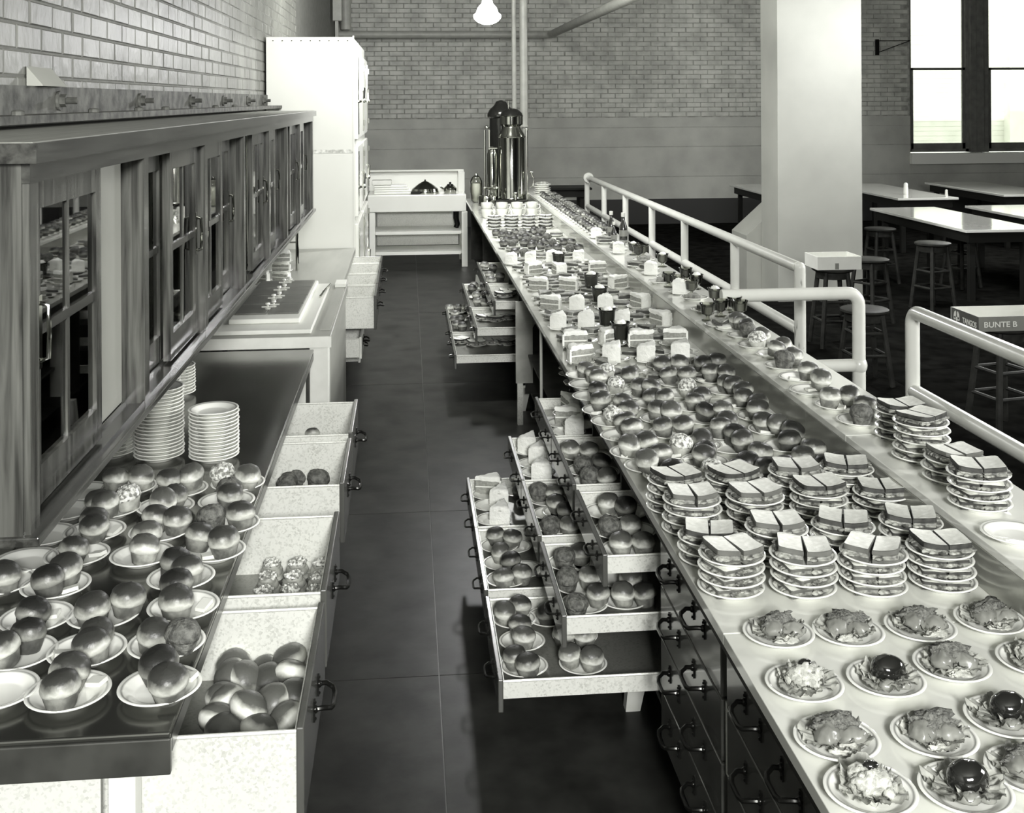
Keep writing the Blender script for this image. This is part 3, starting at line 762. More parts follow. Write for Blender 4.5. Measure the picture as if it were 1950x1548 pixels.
put('post', MB().tube([(2.3, 6.47, 0), (2.3, 6.47, 1.10)], R_*1.02, 16).ball((2.3, 6.47, 1.10), R_*1.02, R_*1.02, R_*1.02), M['scuffed_paint'], t, label='scuffed end post')
t = thing('pipe_gate', 'white pipe barrier crossing from raised shelf to the gap', 'railing', (2.0, 5.6, 0))
put('frame', MB().tube([(1.58, 5.6, 1.1), (2.24, 5.6, 1.1)]+elb((2.24, 5.6, 1.04), .06, PI/2, 0, (1, 0, 0), (0, 0, 1))+[(2.30, 5.6, 0)], R_, 16), M['white_paint'], t)
put('lower_bar', MB().tube([(1.66, 5.6, .73), (2.28, 5.6, .73)], R_, 16).ball((2.3, 5.6, .73), .042, .042, .05), M['white_paint'], t)
t = thing('near_handrail', 'white pipe handrail starting beyond the gap and coming nearer', 'railing', (2.35, 4, 0))
put('frame', MB().tube([(2.35, 5.09, 0), (2.35, 5.09, 1.04)]+elb((2.35, 5.03, 1.04), .06, 0, PI/2, (0, 1, 0), (0, 0, 1))+[(2.35, -1.5, 1.1)], R_, 16), M['white_paint'], t)
put('lower_pipe', MB().tube([(2.35, 5.07, .73), (2.35, -1.5, .73)], R_, 16), M['white_paint'], t)
put('post', MB().tube([(2.35, 2.4, 0), (2.35, 2.4, 1.09)], R_*.95, 14), M['white_paint'], t)
put('post', MB().tube([(2.35, -.6, 0), (2.35, -.6, 1.09)], R_*.95, 14), M['white_paint'], t)

# ------------------------------------------------------------------ dining area
def cafe_table(x0, y0, x1, y1, lab, z=.75, top='table_top'):
    t = thing('dining_table', lab, 'table', ((x0+x1)/2, (y0+y1)/2, 0), 0, 'long dining tables')
    put('tabletop', bx(x0, y0, z-.03, x1, y1, z), M[top], t, bevel=.004)
    put('apron', bx(x0+.06, y0+.06, z-.14, x1-.06, y1-.06, z-.031), M['table_dark'], t)
    for x in (x0+.10, x1-.16):
        for y in (y0+.12, y1-.18): put('leg', bx(x, y, 0, x+.06, y+.06, z-.141), M['table_dark'], t)
cafe_table(5.65, 11.0, 6.48, 13.4, 'long white topped dining table nearest to the pillar')
cafe_table(6.55, 14.6, 7.40, 17.2, 'white topped dining table directly behind the pillar edge')
cafe_table(8.20, 14.9, 9.15, 17.3, 'brightest white topped dining table under the window')
cafe_table(6.92, 11.4, 7.8, 13.5, 'white dining table mostly beyond the nearest table')
cafe_table(2.05, 16.4, 2.70, 17.0, 'small dark side table by the far brick wall', .80, 'table_dark')
cafe_table(5.05, 15.6, 5.9, 17.4, 'grey table half hidden behind the pillar')
def stool(x, y, lab, h=.62, rz=0, g='wooden stools in the dining area'):
    t = thing('stool', lab, 'stool', (x, y, 0), 0, g)
    put('seat', MB().lathe([(.0, -.03), (.16, -.03), (.175, -.02), (.175, -.005), (.165, 0), (0, -.004)], 24, (x, y, h)), M['stool_wood'], t)
    for a in range(4):
        c, s = math.cos(PI/4+a*PI/2+rz), math.sin(PI/4+a*PI/2+rz)
        put('leg', MB().tube([(x+c*.13, y+s*.13, h-.03), (x+c*.21, y+s*.21, 0)], .021, 8), M['stool_wood'], t)
        for zz in (.22, .38):
            k = .21-(.08)*zz/h
            c2, s2 = math.cos(PI/4+(a+1)*PI/2+rz), math.sin(PI/4+(a+1)*PI/2+rz)
            put('rung', MB().tube([(x+c*k, y+s*k, zz), (x+c2*k, y+s2*k, zz)], .012, 6), M['stool_wood'], t)
    put('apron', MB().lathe([(.13, -.09), (.135, -.09), (.135, -.03), (.13, -.03)], 20, (x, y, h)), M['stool_wood'], t)
stool(3.60, 9.32, 'dark wooden stool holding the white box by the pillar', .66)
stool(3.35, 8.05, 'dark empty stool seen between the gate post and gap', .55)
stool(5.2, 10.8, 'wooden stool with pale seat before the nearest table', .66, .3)
stool(3.74, 6.83, 'dark stool under the printed carton', .66, .2)
stool(5.35, 12.4, 'dim stool tucked beside the nearest long table', .62, .1)
stool(6.1, 12.0, 'dim stool under the nearest long table', .58, .4)
stool(6.9, 10.6, 'dim stool in front of the farther white table', .62, .7)
stool(4.3, 10.2, 'dim stool just in front of the pillar base', .6, .5)
stool(5.4, 8.2, 'dark stool alone on the open dining floor', .6, .5)
for (px, py, lab) in ((1725, 370, 'white sugar shaker on the table behind pillar edge'), (1803, 372, 'small white salt shaker at the end of the table')):
    q = at(px, py, .75)
    if px > 1750: q = Vector((7.3, 14.75, .75))
    k = 1.0 if px < 1750 else .6
    t = thing('shaker', lab, 'shaker', q)
    put('body', MB().lathe([(.03*k, 0), (.034*k, .01), (.032*k, .09*k), (.028*k, .12*k)], 16, q), M['china'], t)
    put('cap', MB().lathe([(.03*k, .12*k), (.03*k, .14*k), (.02*k, .16*k), (0, .165*k)], 16, q), M['china'], t)
# white open box on first stool
t = thing('open_box', 'shallow white open box sitting on a stool', 'box', (3.6, 9.3, .661))
x0, x1, y0, y1, z0, z1 = 3.41, 3.79, 9.16, 9.47, .661, .77
put('side', bx(x0, y0, z0, x1, y0+.01, z1), M['card'], t); put('side', bx(x0, y1-.01, z0, x1, y1, z1), M['card'], t)
put('side', bx(x0, y0+.01, z0, x0+.01, y1-.01, z1), M['card'], t); put('side', bx(x1-.01, y0+.01, z0, x1, y1-.01, z1), M['card'], t)
put('bottom', bx(x0+.01, y0+.01, z0, x1-.01, y1-.01, z0+.01), M['card'], t)
put('label_mark', bx(3.56, y0-.002, z0+.005, 3.592, y0, z0+.055), M['card_mid'], t)
# printed carton
t = thing('candy_carton', 'open printed carton lettered TANGOS on a dark stool', 'box', (3.73, 6.8, .661))
x0, x1, y0, y1, z0, z1 = 3.48, 4.02, 6.63, 6.98, .661, .752
put('side', bx(x0+.004, y0, z0, x1, y0+.006, z1), M['card_mid'], t); put('side', bx(x0, y1-.006, z0, x1, y1, z1), M['card'], t)
put('side', bx(x0, y0, z0, x0+.004, y1-.006, z1), M['card_dark'], t); put('side', bx(x1-.006, y0+.006, z0, x1, y1-.006, z1), M['card'], t)
put('bottom', bx(x0+.006, y0+.006, z0, x1-.006, y1-.006, z0+.006), M['card'], t)
put('lining', bx(x0+.0045, y0+.007, z0+.007, x0+.007, y1-.007, z1-.002).box(x0+.007, y0+.0065, z0+.007, x1-.007, y0+.009, z1-.002), M['card'], t)
def text(body, size, loc, rot, parent, name='lettering', sx=1.0):
    c = bpy.data.curves.new(name, 'FONT'); c.body = body; c.size = size; c.extrude = .0006; c.offset = size*.018
    c.materials.append(M['print'])
    o = bpy.data.objects.new(name, c); COL.objects.link(o); bpy.context.view_layer.update()
    me = bpy.data.meshes.new_from_object(o); bpy.data.objects.remove(o)
    o = bpy.data.objects.new(name, me); link(o, parent, Vector(loc)-wloc(parent)); o.rotation_euler = rot; o.scale = (sx, 1, 1)
    return o
text('BUNTE B', .048, (x0+.035, y0-.001, z0+.026), (PI/2, 0, 0), t, sx=1.12)
text('TANGOS', .050, (x0-.001, y1-.155, z0+.018), (PI/2, 0, -PI/2), t, sx=.86)
em = MB()
for (dy, a) in ((0, .5), (.045, -.5)):
    em.extrude([(x0-.0012, y1-.055-dy+.03*math.cos(th+a)*.55, z0+.048+.030*math.sin(th)) for th in [k*PI/8 for k in range(16)]], (.0008, 0, 0))
em.extrude([(x0-.0012, y1-.04, z0+.04), (x0-.0012, y1-.115, z0+.04), (x0-.0012, y1-.08, z0+.012)], (.0008, 0, 0))
put('emblem', em, M['print'], t)

# ------------------------------------------------------------------ steam table at the far end
t = thing('steam_table', 'white enamelled steam table with two shelves at the aisle end', 'table', (.12, 14.6, 0))
sx0, sx1, sy0, sy1 = -.50, .735, 14.2, 14.95
put('top', bx(sx0, sy0, .70, sx1, sy1, .915), M['enamel'], t, bevel=.01)
put('back_splash', bx(sx0, sy1-.04, .916, sx1, sy1, 1.17), M['china'], t)
put('top_rail', bx(sx0, sy1-.12, 1.171, sx1, sy1, 1.19), M['enamel'], t)
put('side_guard', bx(sx1-.08, sy0+.4, .916, sx1, sy1-.041, 1.17), M['enamel'], t)
for x in (sx0+.02, sx1-.06):
    for y in (sy0+.01, sy1-.07): put('leg', bx(x, y, 0, x+.075, y+.06, .699), M['enamel'], t, bevel=.006)
for z in (.195, .45):
    put('shelf', bx(sx0+.02, sy0+.075, z-.03, sx1-.02, sy1-.08, z), M['galv'], t)
    put('shelf_edge', bx(sx0+.10, sy0+.03, z-.035, sx1-.07, sy0+.074, z+.005), M['enamel'], t)
put('back_sheet', bx(sx0+.10, sy1-.06, .2, sx1-.07, sy1-.05, .69), M['galv'], t)
put('tail_pipe', MB().tube([(.62, 14.6, .699), (.62, 14.6, .58), (.64, 14.6, .5), (.62, 14.6, .451)], .035, 12), M['iron'], t)
x = .225
t = thing('domed_lid', 'shiny domed lid resting on the steam table', 'lid', (x, 14.5, .916))
put('dome', MB().lathe([(.175, 0), (.178, .012), (.172, .03), (.165, .055), (.10, .105), (.05, .135), (.012, .152), (0, .155)], 28, (x, 14.5, .916)), M['chrome_dark'], t)
put('knob', MB().lathe([(.008, .15), (.012, .165), (0, .172)], 10, (x, 14.5, .916)), M['iron'], t)
x = .545
t = thing('kettle', 'small round metal kettle at the right of the domed lid', 'kettle', (x, 14.5, .916))
put('body', MB().lathe([(.075, 0), (.085, .02), (.082, .06), (.05, .09), (.02, .095), (0, .096)], 20, (x, 14.5, .916)), M['chrome_dark'], t)
put('lid', MB().lathe([(.045, .09), (.04, .105), (.012, .112), (.015, .13), (0, .135)], 14, (x, 14.5, .916)), M['iron'], t)
put('spout', MB().tube([(x-.07, 14.5, .95), (x-.115, 14.5, .98), (x-.125, 14.5, 1.0)], .012, 8), M['chrome_dark'], t)
x = -.1
t = thing('pan_stack', 'bright stacked square pans on the steam table', 'pan', (x, 14.45, .916))
for k in range(4): put('pan', bx(x-.32, 14.32, .9165+k*.028, x+.15-.02*k, 14.62, .942+k*.028), M['enamel'], t, bevel=.006)
put('folded_cloth', bx(x-.35, 14.34, 1.031, x-.10, 14.55, 1.09), M['card'], t, bevel=.01)
tag(put('block', bx(.06-.02, 14.3, .916, .06+.10, 14.36, .945), M['table_dark']), 'dark flat block beside the domed lid', 'block')

# ------------------------------------------------------------------ coffee urn
t = thing('coffee_urn', 'tall twin nickel coffee urn with gauge glass on serving counter', 'urn', (1.2, 13.2, .9))
def L3(prof, x, y, n=32): return MB().lathe(prof, n, (x, y, 0))
UX, UY, BX, BY = 1.215, 13.15, 1.15, 13.42
put('body', L3([(.158, .945), (.162, .955), (.158, .965), (.158, 1.66), (.165, 1.668), (.158, 1.678), (.150, 1.70), (.11, 1.765), (.10, 1.79)], UX, UY, 40), M['chrome_dark'], t)
put('neck', L3([(.10, 1.785), (.112, 1.80), (.135, 1.815), (.135, 1.905), (.142, 1.91), (.135, 1.918)], UX, UY-.0, 32), M['chrome_dark'], t)
put('neck_lid', L3([(.135, 1.916), (.12, 1.95), (.08, 1.985), (.03, 2.0), (0, 2.003)], UX, UY, 28), M['copper_dark'], t)
put('rear_body', L3([(.14, .95), (.14, 1.88), (.165, 1.90), (.165, 1.93), (.14, 1.985), (.09, 2.03), (.075, 2.05), (.06, 2.08), (.02, 2.095), (0, 2.097)], BX-.03, BY+.05, 32), M['copper_dark'], t)
put('finial', MB().tube([(UX-.03, UY, 1.95), (UX-.035, UY, 2.09)], .009, 10).box(UX-.075, UY-.01, 2.09, UX+.01, UY+.01, 2.102), M['chrome'], t)
put('gauge_glass', MB().tube([(.905, 13.2, .98), (.905, 13.2, 1.75)], .011, 10).tube([(.96, 13.2, .98), (.96, 13.2, 1.75)], .016, 10).ball((.93, 13.2, 1.78), .03, .02, .02), M['chrome'], t)
put('side_cylinder', L3([(.06, .98), (.06, 1.47), (.05, 1.50), (.045, 1.52), (.0, 1.525)], .985, 13.12, 20), M['chrome_dark'], t)
put('valve', MB().ball((.985, 13.1, 1.54), .03, .02, .02).tube([(.94, 13.08, 1.54), (1.04, 13.08, 1.54)], .010, 8), M['chrome'], t)
put('gauge_glass', MB().tube([(1.385, 13.05, .93), (1.385, 13.05, 1.76)], .012, 10).ball((1.385, 13.05, 1.76), .025, .02, .015), M['chrome'], t)
put('faucet', MB().tube([(UX+.02, UY-.16, 1.0), (UX+.02, UY-.24, 1.0), (UX+.02, UY-.24, .95)], .012, 8).ball((UX+.02, UY-.24, 1.03), .02, .012, .012), M['chrome'], t)
put('faucet', MB().tube([(.93, 13.0, 1.06), (.93, 12.92, 1.06), (.93, 12.92, 1.0)], .012, 8).tube([(.88, 12.95, 1.09), (1.02, 12.95, 1.09)], .012, 8).ball((.88, 12.95, 1.09), .02, .02, .02).ball((1.02, 12.95, 1.09), .018, .018, .018), M['chrome'], t)
put('handle', MB().tube([(1.42, 13.1, 1.08), (1.46, 13.1, 1.1), (1.47, 13.1, 1.18), (1.44, 13.1, 1.24)], .008, 8).ball((1.44, 13.1, 1.25), .02, .02, .025), M['chrome'], t)
put('drip_base', bx(.86, 12.98, .925, 1.39, 13.6, .948), M['copper_dark'], t, bevel=.006)
for x in (.88, 1.36):
    for y in (13.0, 13.56): put('foot', MB().lathe([(.012, .9005), (.02, .915), (.012, .925)], 10, (x, y, 0)), M['chrome'], t)
put('bowl', L3([(.07, .905), (.10, .92), (.10, .99), (.09, 1.01), (.03, 1.02), (0, 1.021)], .90, 12.82, 24), M['chrome_dark'], t)
t = thing('glass_jar', 'tall glass jar beside the coffee urn', 'jar', (.80, 13.2, .9))
put('vessel', MB().lathe([(.04, 0), (.055, .02), (.075, .12), (.07, .25), (.045, .30)], 20, (.80, 13.2, .902)), M['glass_cup'], t)
put('contents', MB().lathe([(.035, .01), (.05, .03), (.066, .12), (.06, .22), (0, .222)], 20, (.80, 13.2, .902)), M['sill'], t)
put('stopper', MB().lathe([(.046, .30), (.02, .32), (.018, .34), (0, .345)], 14, (.80, 13.2, .902)), M['chrome'], t)

# ------------------------------------------------------------------ food kit
PR = .083
PLATE = MB().lathe([(0, .002), (.044, .002), (.046, 0), (.050, 0), (.052, .003), (.066, .012), (.0815, .0165), (.083, .0185), (.0815, .0205), (.074, .0185), (.060, .0125), (.052, .0075), (.047, .006), (0, .006)], 48).mesh('plate', M['plate'], 1.2)
def muffin_meshes(kind, seed):
    random.seed(seed)
    ph = random.random()*9
    def jit(a, k): return 1+.035*math.sin(2*a+ph)+.02*math.sin(3*a+ph*2)+.012*math.sin(7*a+ph+k)
    base = MB().lathe([(.026, 0), (.028, .001), (.0315, .014), (.0355, .030), (.0355, .034)], 20, jit=jit)
    rough = {'r': .0016, 'n': .0022}.get(kind, .0004)
    c = MB(); hh = 1+random.uniform(-.08, .10)
    prof = [(.034, .029), (.0375, .031), (.0388, .036), (.0386, .043), (.0365, .0515), (.032, .0595), (.024, .0655), (.0125, .0690), (0.0005, .0700)]
    c.lathe([(r, .031+(z-.031)*hh) for r, z in prof], 24, jit=jit, close=False)
    tilt = random.uniform(-.22, .22)
    for i, v in enumerate(c.v):
        n = noise.noise(Vector(v)*60+Vector((seed, 0, 0)))*.0022+random.uniform(-1, 1)*rough
        c.v[i] = (v[0]*(1+n*8), v[1]*(1+n*8), v[2]+n+tilt*v[0]*.4)
    if kind == 'n':
        for k in range(26):
            a, r = random.uniform(0, 2*PI), random.uniform(0, .032)
            c.ball((r*math.cos(a), r*math.sin(a), .0655-(r/.036)**2*.018+.002), .0045, .004, .003, nu=6, nv=4, amp=.3, seed=k)
    return base.mesh('muffin_base', BS[kind], 1.2), c.mesh('muffin_crown', CR[kind], 1.5)
MUF = {k: [muffin_meshes(k, 10*i+ord(k)) for i in range(3)] for k in 'lmdrn'}
BUT = bx(-.019, -.0125, 0, .019, .0125, .009).mesh('butter_pat', M['butter'])
MUFN = {'l': 'pale-domed muffin', 'm': 'browned muffin', 'd': 'dark-topped muffin', 'r': 'rough bran muffin', 'n': 'nut-iced muffin'}

def subdiv(poly, step=.010):
    out = []
    for i in range(len(poly)):
        (xa, ya), (xb, yb) = poly[i], poly[(i+1) % len(poly)]
        n = max(1, int(math.hypot(xb-xa, yb-ya)/step+.5))
        out += [(xa+(xb-xa)*k/n, ya+(yb-ya)*k/n) for k in range(n)]
    return out
def ringslab(b, poly, z0, z1, mt=0, ms=0, zf=None, bev=.0015, ins=.97, side=0., seed=0, rings=(.7, .35), flat=False):
    zf = zf or (lambda x, y: 0.0)
    n = len(poly); cx = sum(p[0] for p in poly)/n; cy = sum(p[1] for p in poly)/n
    def ring(sc, z, top):
        k = len(b.v)
        for i, (x, y) in enumerate(poly):
            q = 1+side*noise.noise(Vector((x*40+seed, y*40, z*60)))
            X, Y = cx+(x-cx)*sc*q, cy+(y-cy)*sc*q
            b.v.append((X, Y, z+zf(X, Y)*(1 if top else (0 if flat else 1))))
        return k
    ks = [ring(1, z0, False), ring(1, (z0+z1)/2, False), ring(1, z1-bev, True), ring(ins, z1, True)]+[ring(r, z1, True) for r in rings]
    b.v.append((cx, cy, z1+zf(cx, cy))); c = len(b.v)-1
    for a_, (k, k2) in enumerate(zip(ks, ks[1:])):
        for i in range(n):
            j = (i+1) % n
            b.face([k+i, k+j, k2+j, k2+i], ms if a_ < 3 else mt, True)
    for i in range(n): b.face([ks[-1]+i, ks[-1]+(i+1) % n, c], mt, True)
    b.face([ks[0]+i for i in range(n)][::-1], ms)
def cake_meshes(seed, dark=False):
    random.seed(seed)
    L, H = .112, .068
    n = 6; A0 = .36
    top = [(-L/2, 0)]+[(-L/2+L*math.cos(a), L*math.sin(a)) for a in [(-A0+2*A0*i/n) for i in range(n+1)]]
    s = MB(); ringslab(s, subdiv(top, .014), 0, H-.008, bev=.002, side=.03, seed=seed)
    s2 = MB(); s2.extrude([(x*1.006, y*1.03, H*.44) for x, y in top], (0, 0, .006))
    f = MB()
    ringslab(f, subdiv([(x*1.04, y*1.08) for x, y in top], .010), H-.012, H+.008, bev=.006, ins=.90, side=.10, seed=seed+5,
             zf=lambda x, y: .006*noise.noise(Vector((x*45+seed, y*45, 1)))+.004*(1-(y/.04)**2), rings=(.7, .45, .2))
    out = top[1:]
    k0 = len(f.v); NZ = 6
    for z_ in range(NZ+1):
        for i, (x, y) in enumerate(out):
            q = 1.15+.07*noise.noise(Vector((seed, y*50, z_*.8)))-(.05 if z_ == 0 else 0)
            f.v.append((x*q, y*1.10, (H-.004)*z_/NZ))
    m_ = len(out)
    for z_ in range(NZ):
        for i in range(m_-1):
            f.face([k0+z_*m_+i, k0+z_*m_+i+1, k0+(z_+1)*m_+i+1, k0+(z_+1)*m_+i], 0, True)
    for e in (0, m_-1):
        for z_ in range(NZ):
            x, y = out[e]; k = len(f.v)
            f.v += [(x*.98, y*1.01, (H-.004)*z_/NZ), (x*.98, y*1.01, (H-.004)*(z_+1)/NZ)]
            q = [k0+z_*m_+e, k0+(z_+1)*m_+e, k+1, k]
            f.face(q if e else q[::-1], 0, True)
    return (s.mesh('sponge', M['sponge_dark' if dark else 'sponge'], .8), s2.mesh('cream_layer', M['filling']), f.mesh('frosting', M['frost'], 1.2))
CAKE = [cake_meshes(1), cake_meshes(2), cake_meshes(3)]
def pie_meshes():
    L = .12
    top = [(-L/2, 0)]+[(-L/2+L*math.cos(a), L*math.sin(a)) for a in [(-.38+.76*i/6) for i in range(7)]]
    a = MB(); a.extrude([(x, y, 0) for x, y in top], (0, 0, .006)); 
    o = top[1:]
    for i in range(len(o)-1):
        (xa, ya), (xb, yb) = o[i], o[i+1]
        a.hexa([(xa*.86, ya*.95, .006), (xa*1.02, ya, .006), (xb*1.02, yb, .006), (xb*.86, yb*.95, .006), (xa*.86, ya*.95, .026), (xa*1.02, ya, .028), (xb*1.02, yb, .028), (xb*.86, yb*.95, .026)])
    f = MB(); f.extrude([(x*.9+.002, y*.9, .0062) for x, y in top], (0, 0, .015))
    g = MB(); g.extrude([(x*.9+.002, y*.9, .0214) for x, y in top], (0, 0, .005))
    return a.mesh('pie_crust', M['pie_crust']), f.mesh('pie_filling', M['pie_dark']), g.mesh('pie_top', M['pie_crust'])
PIE = pie_meshes()

FARP = []
class _FP:
    def __init__(s): s.name = '_far'
def far_plate(x, y, z, k=1.0): FARP.append((x, y, z, k)); return None
ITEMS = []      # (zone, kind, root, x, y, extra)
def plate_at(x, y, z, k=1.0, rz=0):
    o = inst('plate', PLATE, None, (x, y, z), (0, 0, rz), (k, k, k)); return o
def muffin_at(x, y, z, kind, k=1.0, tilt=.08, rz=None):
    t = bpy.data.objects.new('muffin', None); link(t, None, (x, y, z)); t.empty_display_size = .02
    t.rotation_euler = (random.uniform(-tilt, tilt), random.uniform(-tilt, tilt), random.uniform(0, 6.28) if rz is None else rz)
    t.scale = (k, k, k)
    b, c = random.choice(MUF[kind])
    inst('base', b, t); inst('crown', c, t); return t
def cake_at(x, y, z, rz, k=1.0, dark=False):
    t = bpy.data.objects.new('cake_slice', None); link(t, None, (x, y, z)); t.rotation_euler = (0, 0, rz); t.scale = (k, k, k)
    s, c, f = random.choice(CAKE)
    inst('sponge', s, t); inst('cream_layer', c, t); inst('frosting', f, t); return t
def pie_at(x, y, z, rz, k=1.0):
    t = bpy.data.objects.new('pie_slice', None); link(t, None, (x, y, z)); t.rotation_euler = (0, 0, rz); t.scale = (k, k, k)
    inst('crust', PIE[0], t); inst('filling', PIE[1], t); inst('top_crust', PIE[2], t); return t

def conv(ox, oy, s): return lambda p: (ox+p[0]/s, oy+p[1]/s)
def serve(zone, z, cv, plate, foods=(), butter=None, k=1.0, kinds=None, mk_=1.0):
    """one plate at a pixel of a crop, with foods given by the pixel of their visual centre"""
    pc = at(*cv(plate), z+.006)
    P = plate_at(pc.x, pc.y, z, k)
    ITEMS.append((zone, 'plate', P, pc.x, pc.y, len(foods)))
    pos = []
    for fd in foods:
        kd = fd[2] if len(fd) > 2 else random.choice('llmmmd')
        q = at(*cv(fd[:2]), z+.006+.036)
        v = Vector((q.x-pc.x, q.y-pc.y)); 
        if v.length > .052*k: v = v.normalized()*.052*k
        pos.append([v, kd])
    for it in range(30):
        for i in range(len(pos)):
            for j in range(i+1, len(pos)):
                d = pos[i][0]-pos[j][0]; L = d.length
                if L < .071*mk_:
                    d = d.normalized() if L > 1e-4 else Vector((1, 0)); e = (.071*mk_-L)/2
                    pos[i][0] = pos[i][0]+d*e; pos[j][0] = pos[j][0]-d*e
    for v, kd in pos:
        x, y = pc.x+v.x, pc.y+v.y
        lift = max(0, (v.length+.024-.050*k))*.30
        m = muffin_at(x, y, z+.0065+lift, kd, mk_*random.uniform(.96, 1.06), .22, rz=random.uniform(0, 6.28))
        ITEMS.append((zone, 'muffin', m, x, y, (kd, P)))
    if butter:
        q = at(*cv(butter), z+.012)
        v = Vector((q.x-pc.x, q.y-pc.y))
        if v.length > .056*k: v = v.normalized()*.056*k
        b = inst('butter_pat', BUT, None, (pc.x+v.x, pc.y+v.y, z+.0085+max(0, v.length-.036)*.35), (0, 0, random.uniform(0, 3)), (1, 1, 1))
        b.rotation_euler = (-v.y/(v.length+1e-6)*-.22*(v.length > .03), -.22*v.x/(v.length+1e-6)*(v.length > .03), random.uniform(-.5, 1.2))
        ITEMS.append((zone, 'butter', b, b.location.x, b.location.y, (None, P)))
    return P

# ---- steel counter plates
A = conv(0, 980, 2.7257); B = conv(0, 500, 2.7643)
random.seed(21)
L = [
 (A, (355, 945), [(315, 930, 'm'), (335, 835, 'm')], (520, 880)), (A, (830, 915), [(880, 880, 'm'), (835, 780, 'd')], (1000, 855)),
 (A, (452, 727), [(505, 700, 'm'), (490, 615, 'm')], (325, 735)), (A, (865, 690), [(800, 625, 'm'), (960, 670, 'r')], None),
 (A, (540, 538), [(487, 500, 'm'), (660, 455, 'm')], None), (A, (952, 497), [(908, 482, 'm'), (930, 372, 'd')], (1060, 478)),
 (A, (940, 345), [(985, 312, 'm'), (895, 252, 'd')], None), (A, (190, 557), [(155, 520, 'd')], (265, 520)),
 (A, (90, 742), [(130, 632, 'd'), (40, 700, 'm')], None), (A, (290, 388), [(345, 282, 'm'), (252, 375, 'd')], (390, 410)),
 (A, (400, 228), [(365, 200, 'm')], (535, 218)), (A, (740, 228), [(745, 207, 'l'), (760, 122, 'l')], None),
 (A, (1110, 205), [(1020, 125, 'm'), (1165, 145, 'm')], (1085, 215)),
 (B, (500, 1432), [(485, 1462, 'm'), (490, 1385, 'm')], (605, 1425)), (B, (588, 1313), [(555, 1325, 'l'), (540, 1255, 'l'), (668, 1255, 'n')], None),
 (B, (872, 1302), [(860, 1272, 'l'), (905, 1232, 'm')], None), (B, (840, 1432), [(805, 1350, 'm'), (935, 1372, 'm')], None),
 (B, (1193, 1272), [(1210, 1248, 'm'), (1195, 1195, 'r')], None), (B, (1210, 1392), [(1265, 1335, 'm'), (1125, 1352, 'r')], None),
 (B, (1253, 1177), [(1300, 1140, 'l'), (1185, 1130, 'n')], None), (B, (950, 1208), [(1010, 1130, 'l'), (895, 1145, 'm')], None),
 (B, (680, 1197), [(740, 1135, 'l'), (608, 1150, 'l')], None),
 (B, (345, 1322), [], None), (B, (235, 1452), [], None), (A, (135, 258), [], None), (A, (0, 372), [(60, 400, 'm')], None), (B, (440, 1222), [], None), (A, (-20, 940), [], None),
]
for cv, p, f, b in L: serve('steel counter', LZ, cv, p, f, b)
# plate stacks
def stack_plates(px, py_near, n, name, z=LZ, dz=.0118, k=1.0):
    q = at(px, py_near, z); cy = q.y+PR*k*.92; cx = at(px, py_near, z).x/q.y*cy
    for i in range(n):
        o = plate_at(cx+random.uniform(-.0015, .0015), cy+random.uniform(-.0015, .0015), z+i*dz, k)
        tag(o, 'plain white plate, %s from the bottom of the %s' % (ORD[i+1], name), 'plate', 'stacked clean plates on the steel counter')
stack_plates(408, 888, 14, 'shorter clean stack')
stack_plates(303, 886, 20, 'taller clean stack')
stack_plates(212, 880, 10, 'stack tucked under cabinet near taller one')
stack_plates(333, 762, 10, 'third clean stack half under cabinet')
stack_plates(303, 790, 10, 'clean stack behind the taller one')

# ---- drawer contents, steel counter
def loose(zone, cv, pts, z, kind, drawer_name, group):
    for i, p in enumerate(pts):
        q = at(*cv(p[:2]), z+(p[3] if len(p) > 3 else 0))
        yield i, p, q
ROLL_M = []
for s in range(4):
    random.seed(s)
    b = MB().ball((0, 0, 0), .044, .044, .034, nu=28, nv=16, amp=.05, fr=24, seed=s*3.3)
    ROLL_M.append(b.mesh('bread_roll', M['roll_a' if s < 3 else 'roll_b'], 1.5))
pts = [(1205, 740, 0), (1265, 690, 3, -.02), (1380, 768, 3, -.02), (1505, 735, 3, .01), (1555, 690, 3, -.02), (1140, 842, 1), (1275, 845, 0), (1395, 858, 3, -.01), (1515, 832, 2), (1055, 962, 0), (1172, 965, 1), (1292, 1000, 0, .03), (1412, 970, 1), (1065, 1065, 0), (1165, 1125, 3), (1345, 1115, 3), (1485, 1060, 0), (1535, 935, 3), (1240, 1075, 2, -.03), (1120, 780, 3, -.05), (1440, 915, 2, -.05), (1225, 905, 3, -.04)]
random.seed(4)
for i, p in enumerate(pts):
    q = at(*A(p[:2]), .715+(p[3] if len(p) > 3 else 0))
    q.x = min(max(q.x, -.43), -.268); q.y = min(max(q.y, 2.35), 2.82)
    o = inst('bread_roll', ROLL_M[p[2]], None, q, (random.uniform(-.7, .7), random.uniform(-.7, .7), random.uniform(0, 6)))
    ITEMS.append(('nearest drawer', 'roll', o, q.x, q.y, None))
def sweet_roll(seed):
    b = MB()
    for k in range(3):
        b.lathe([(.034-.006*k, .012*k), (.039-.007*k, .012*k+.006), (.036-.007*k, .012*k+.013), (.030-.006*k, .012*k+.014)], 18, jit=lambda a, kk: 1+.05*math.sin(a*2+seed+k))
    ic = MB()
    random.seed(seed)
    for k in range(34):
        a, r = random.uniform(0, 2*PI), random.uniform(0, .024)
        ic.ball((r*math.cos(a), r*math.sin(a), .040+random.uniform(0, .004)-(r/.024)**2*.006), .006, .005, .004, nu=6, nv=4, amp=.4, seed=k)
    ic.ball((0, 0, .036), .026, .026, .006, nu=12, nv=6, amp=.2)
    return b.mesh('dough', M['dough'], 1.0), ic.mesh('icing', M['icing'], 1.)
SW = [sweet_roll(1), sweet_roll(2)]
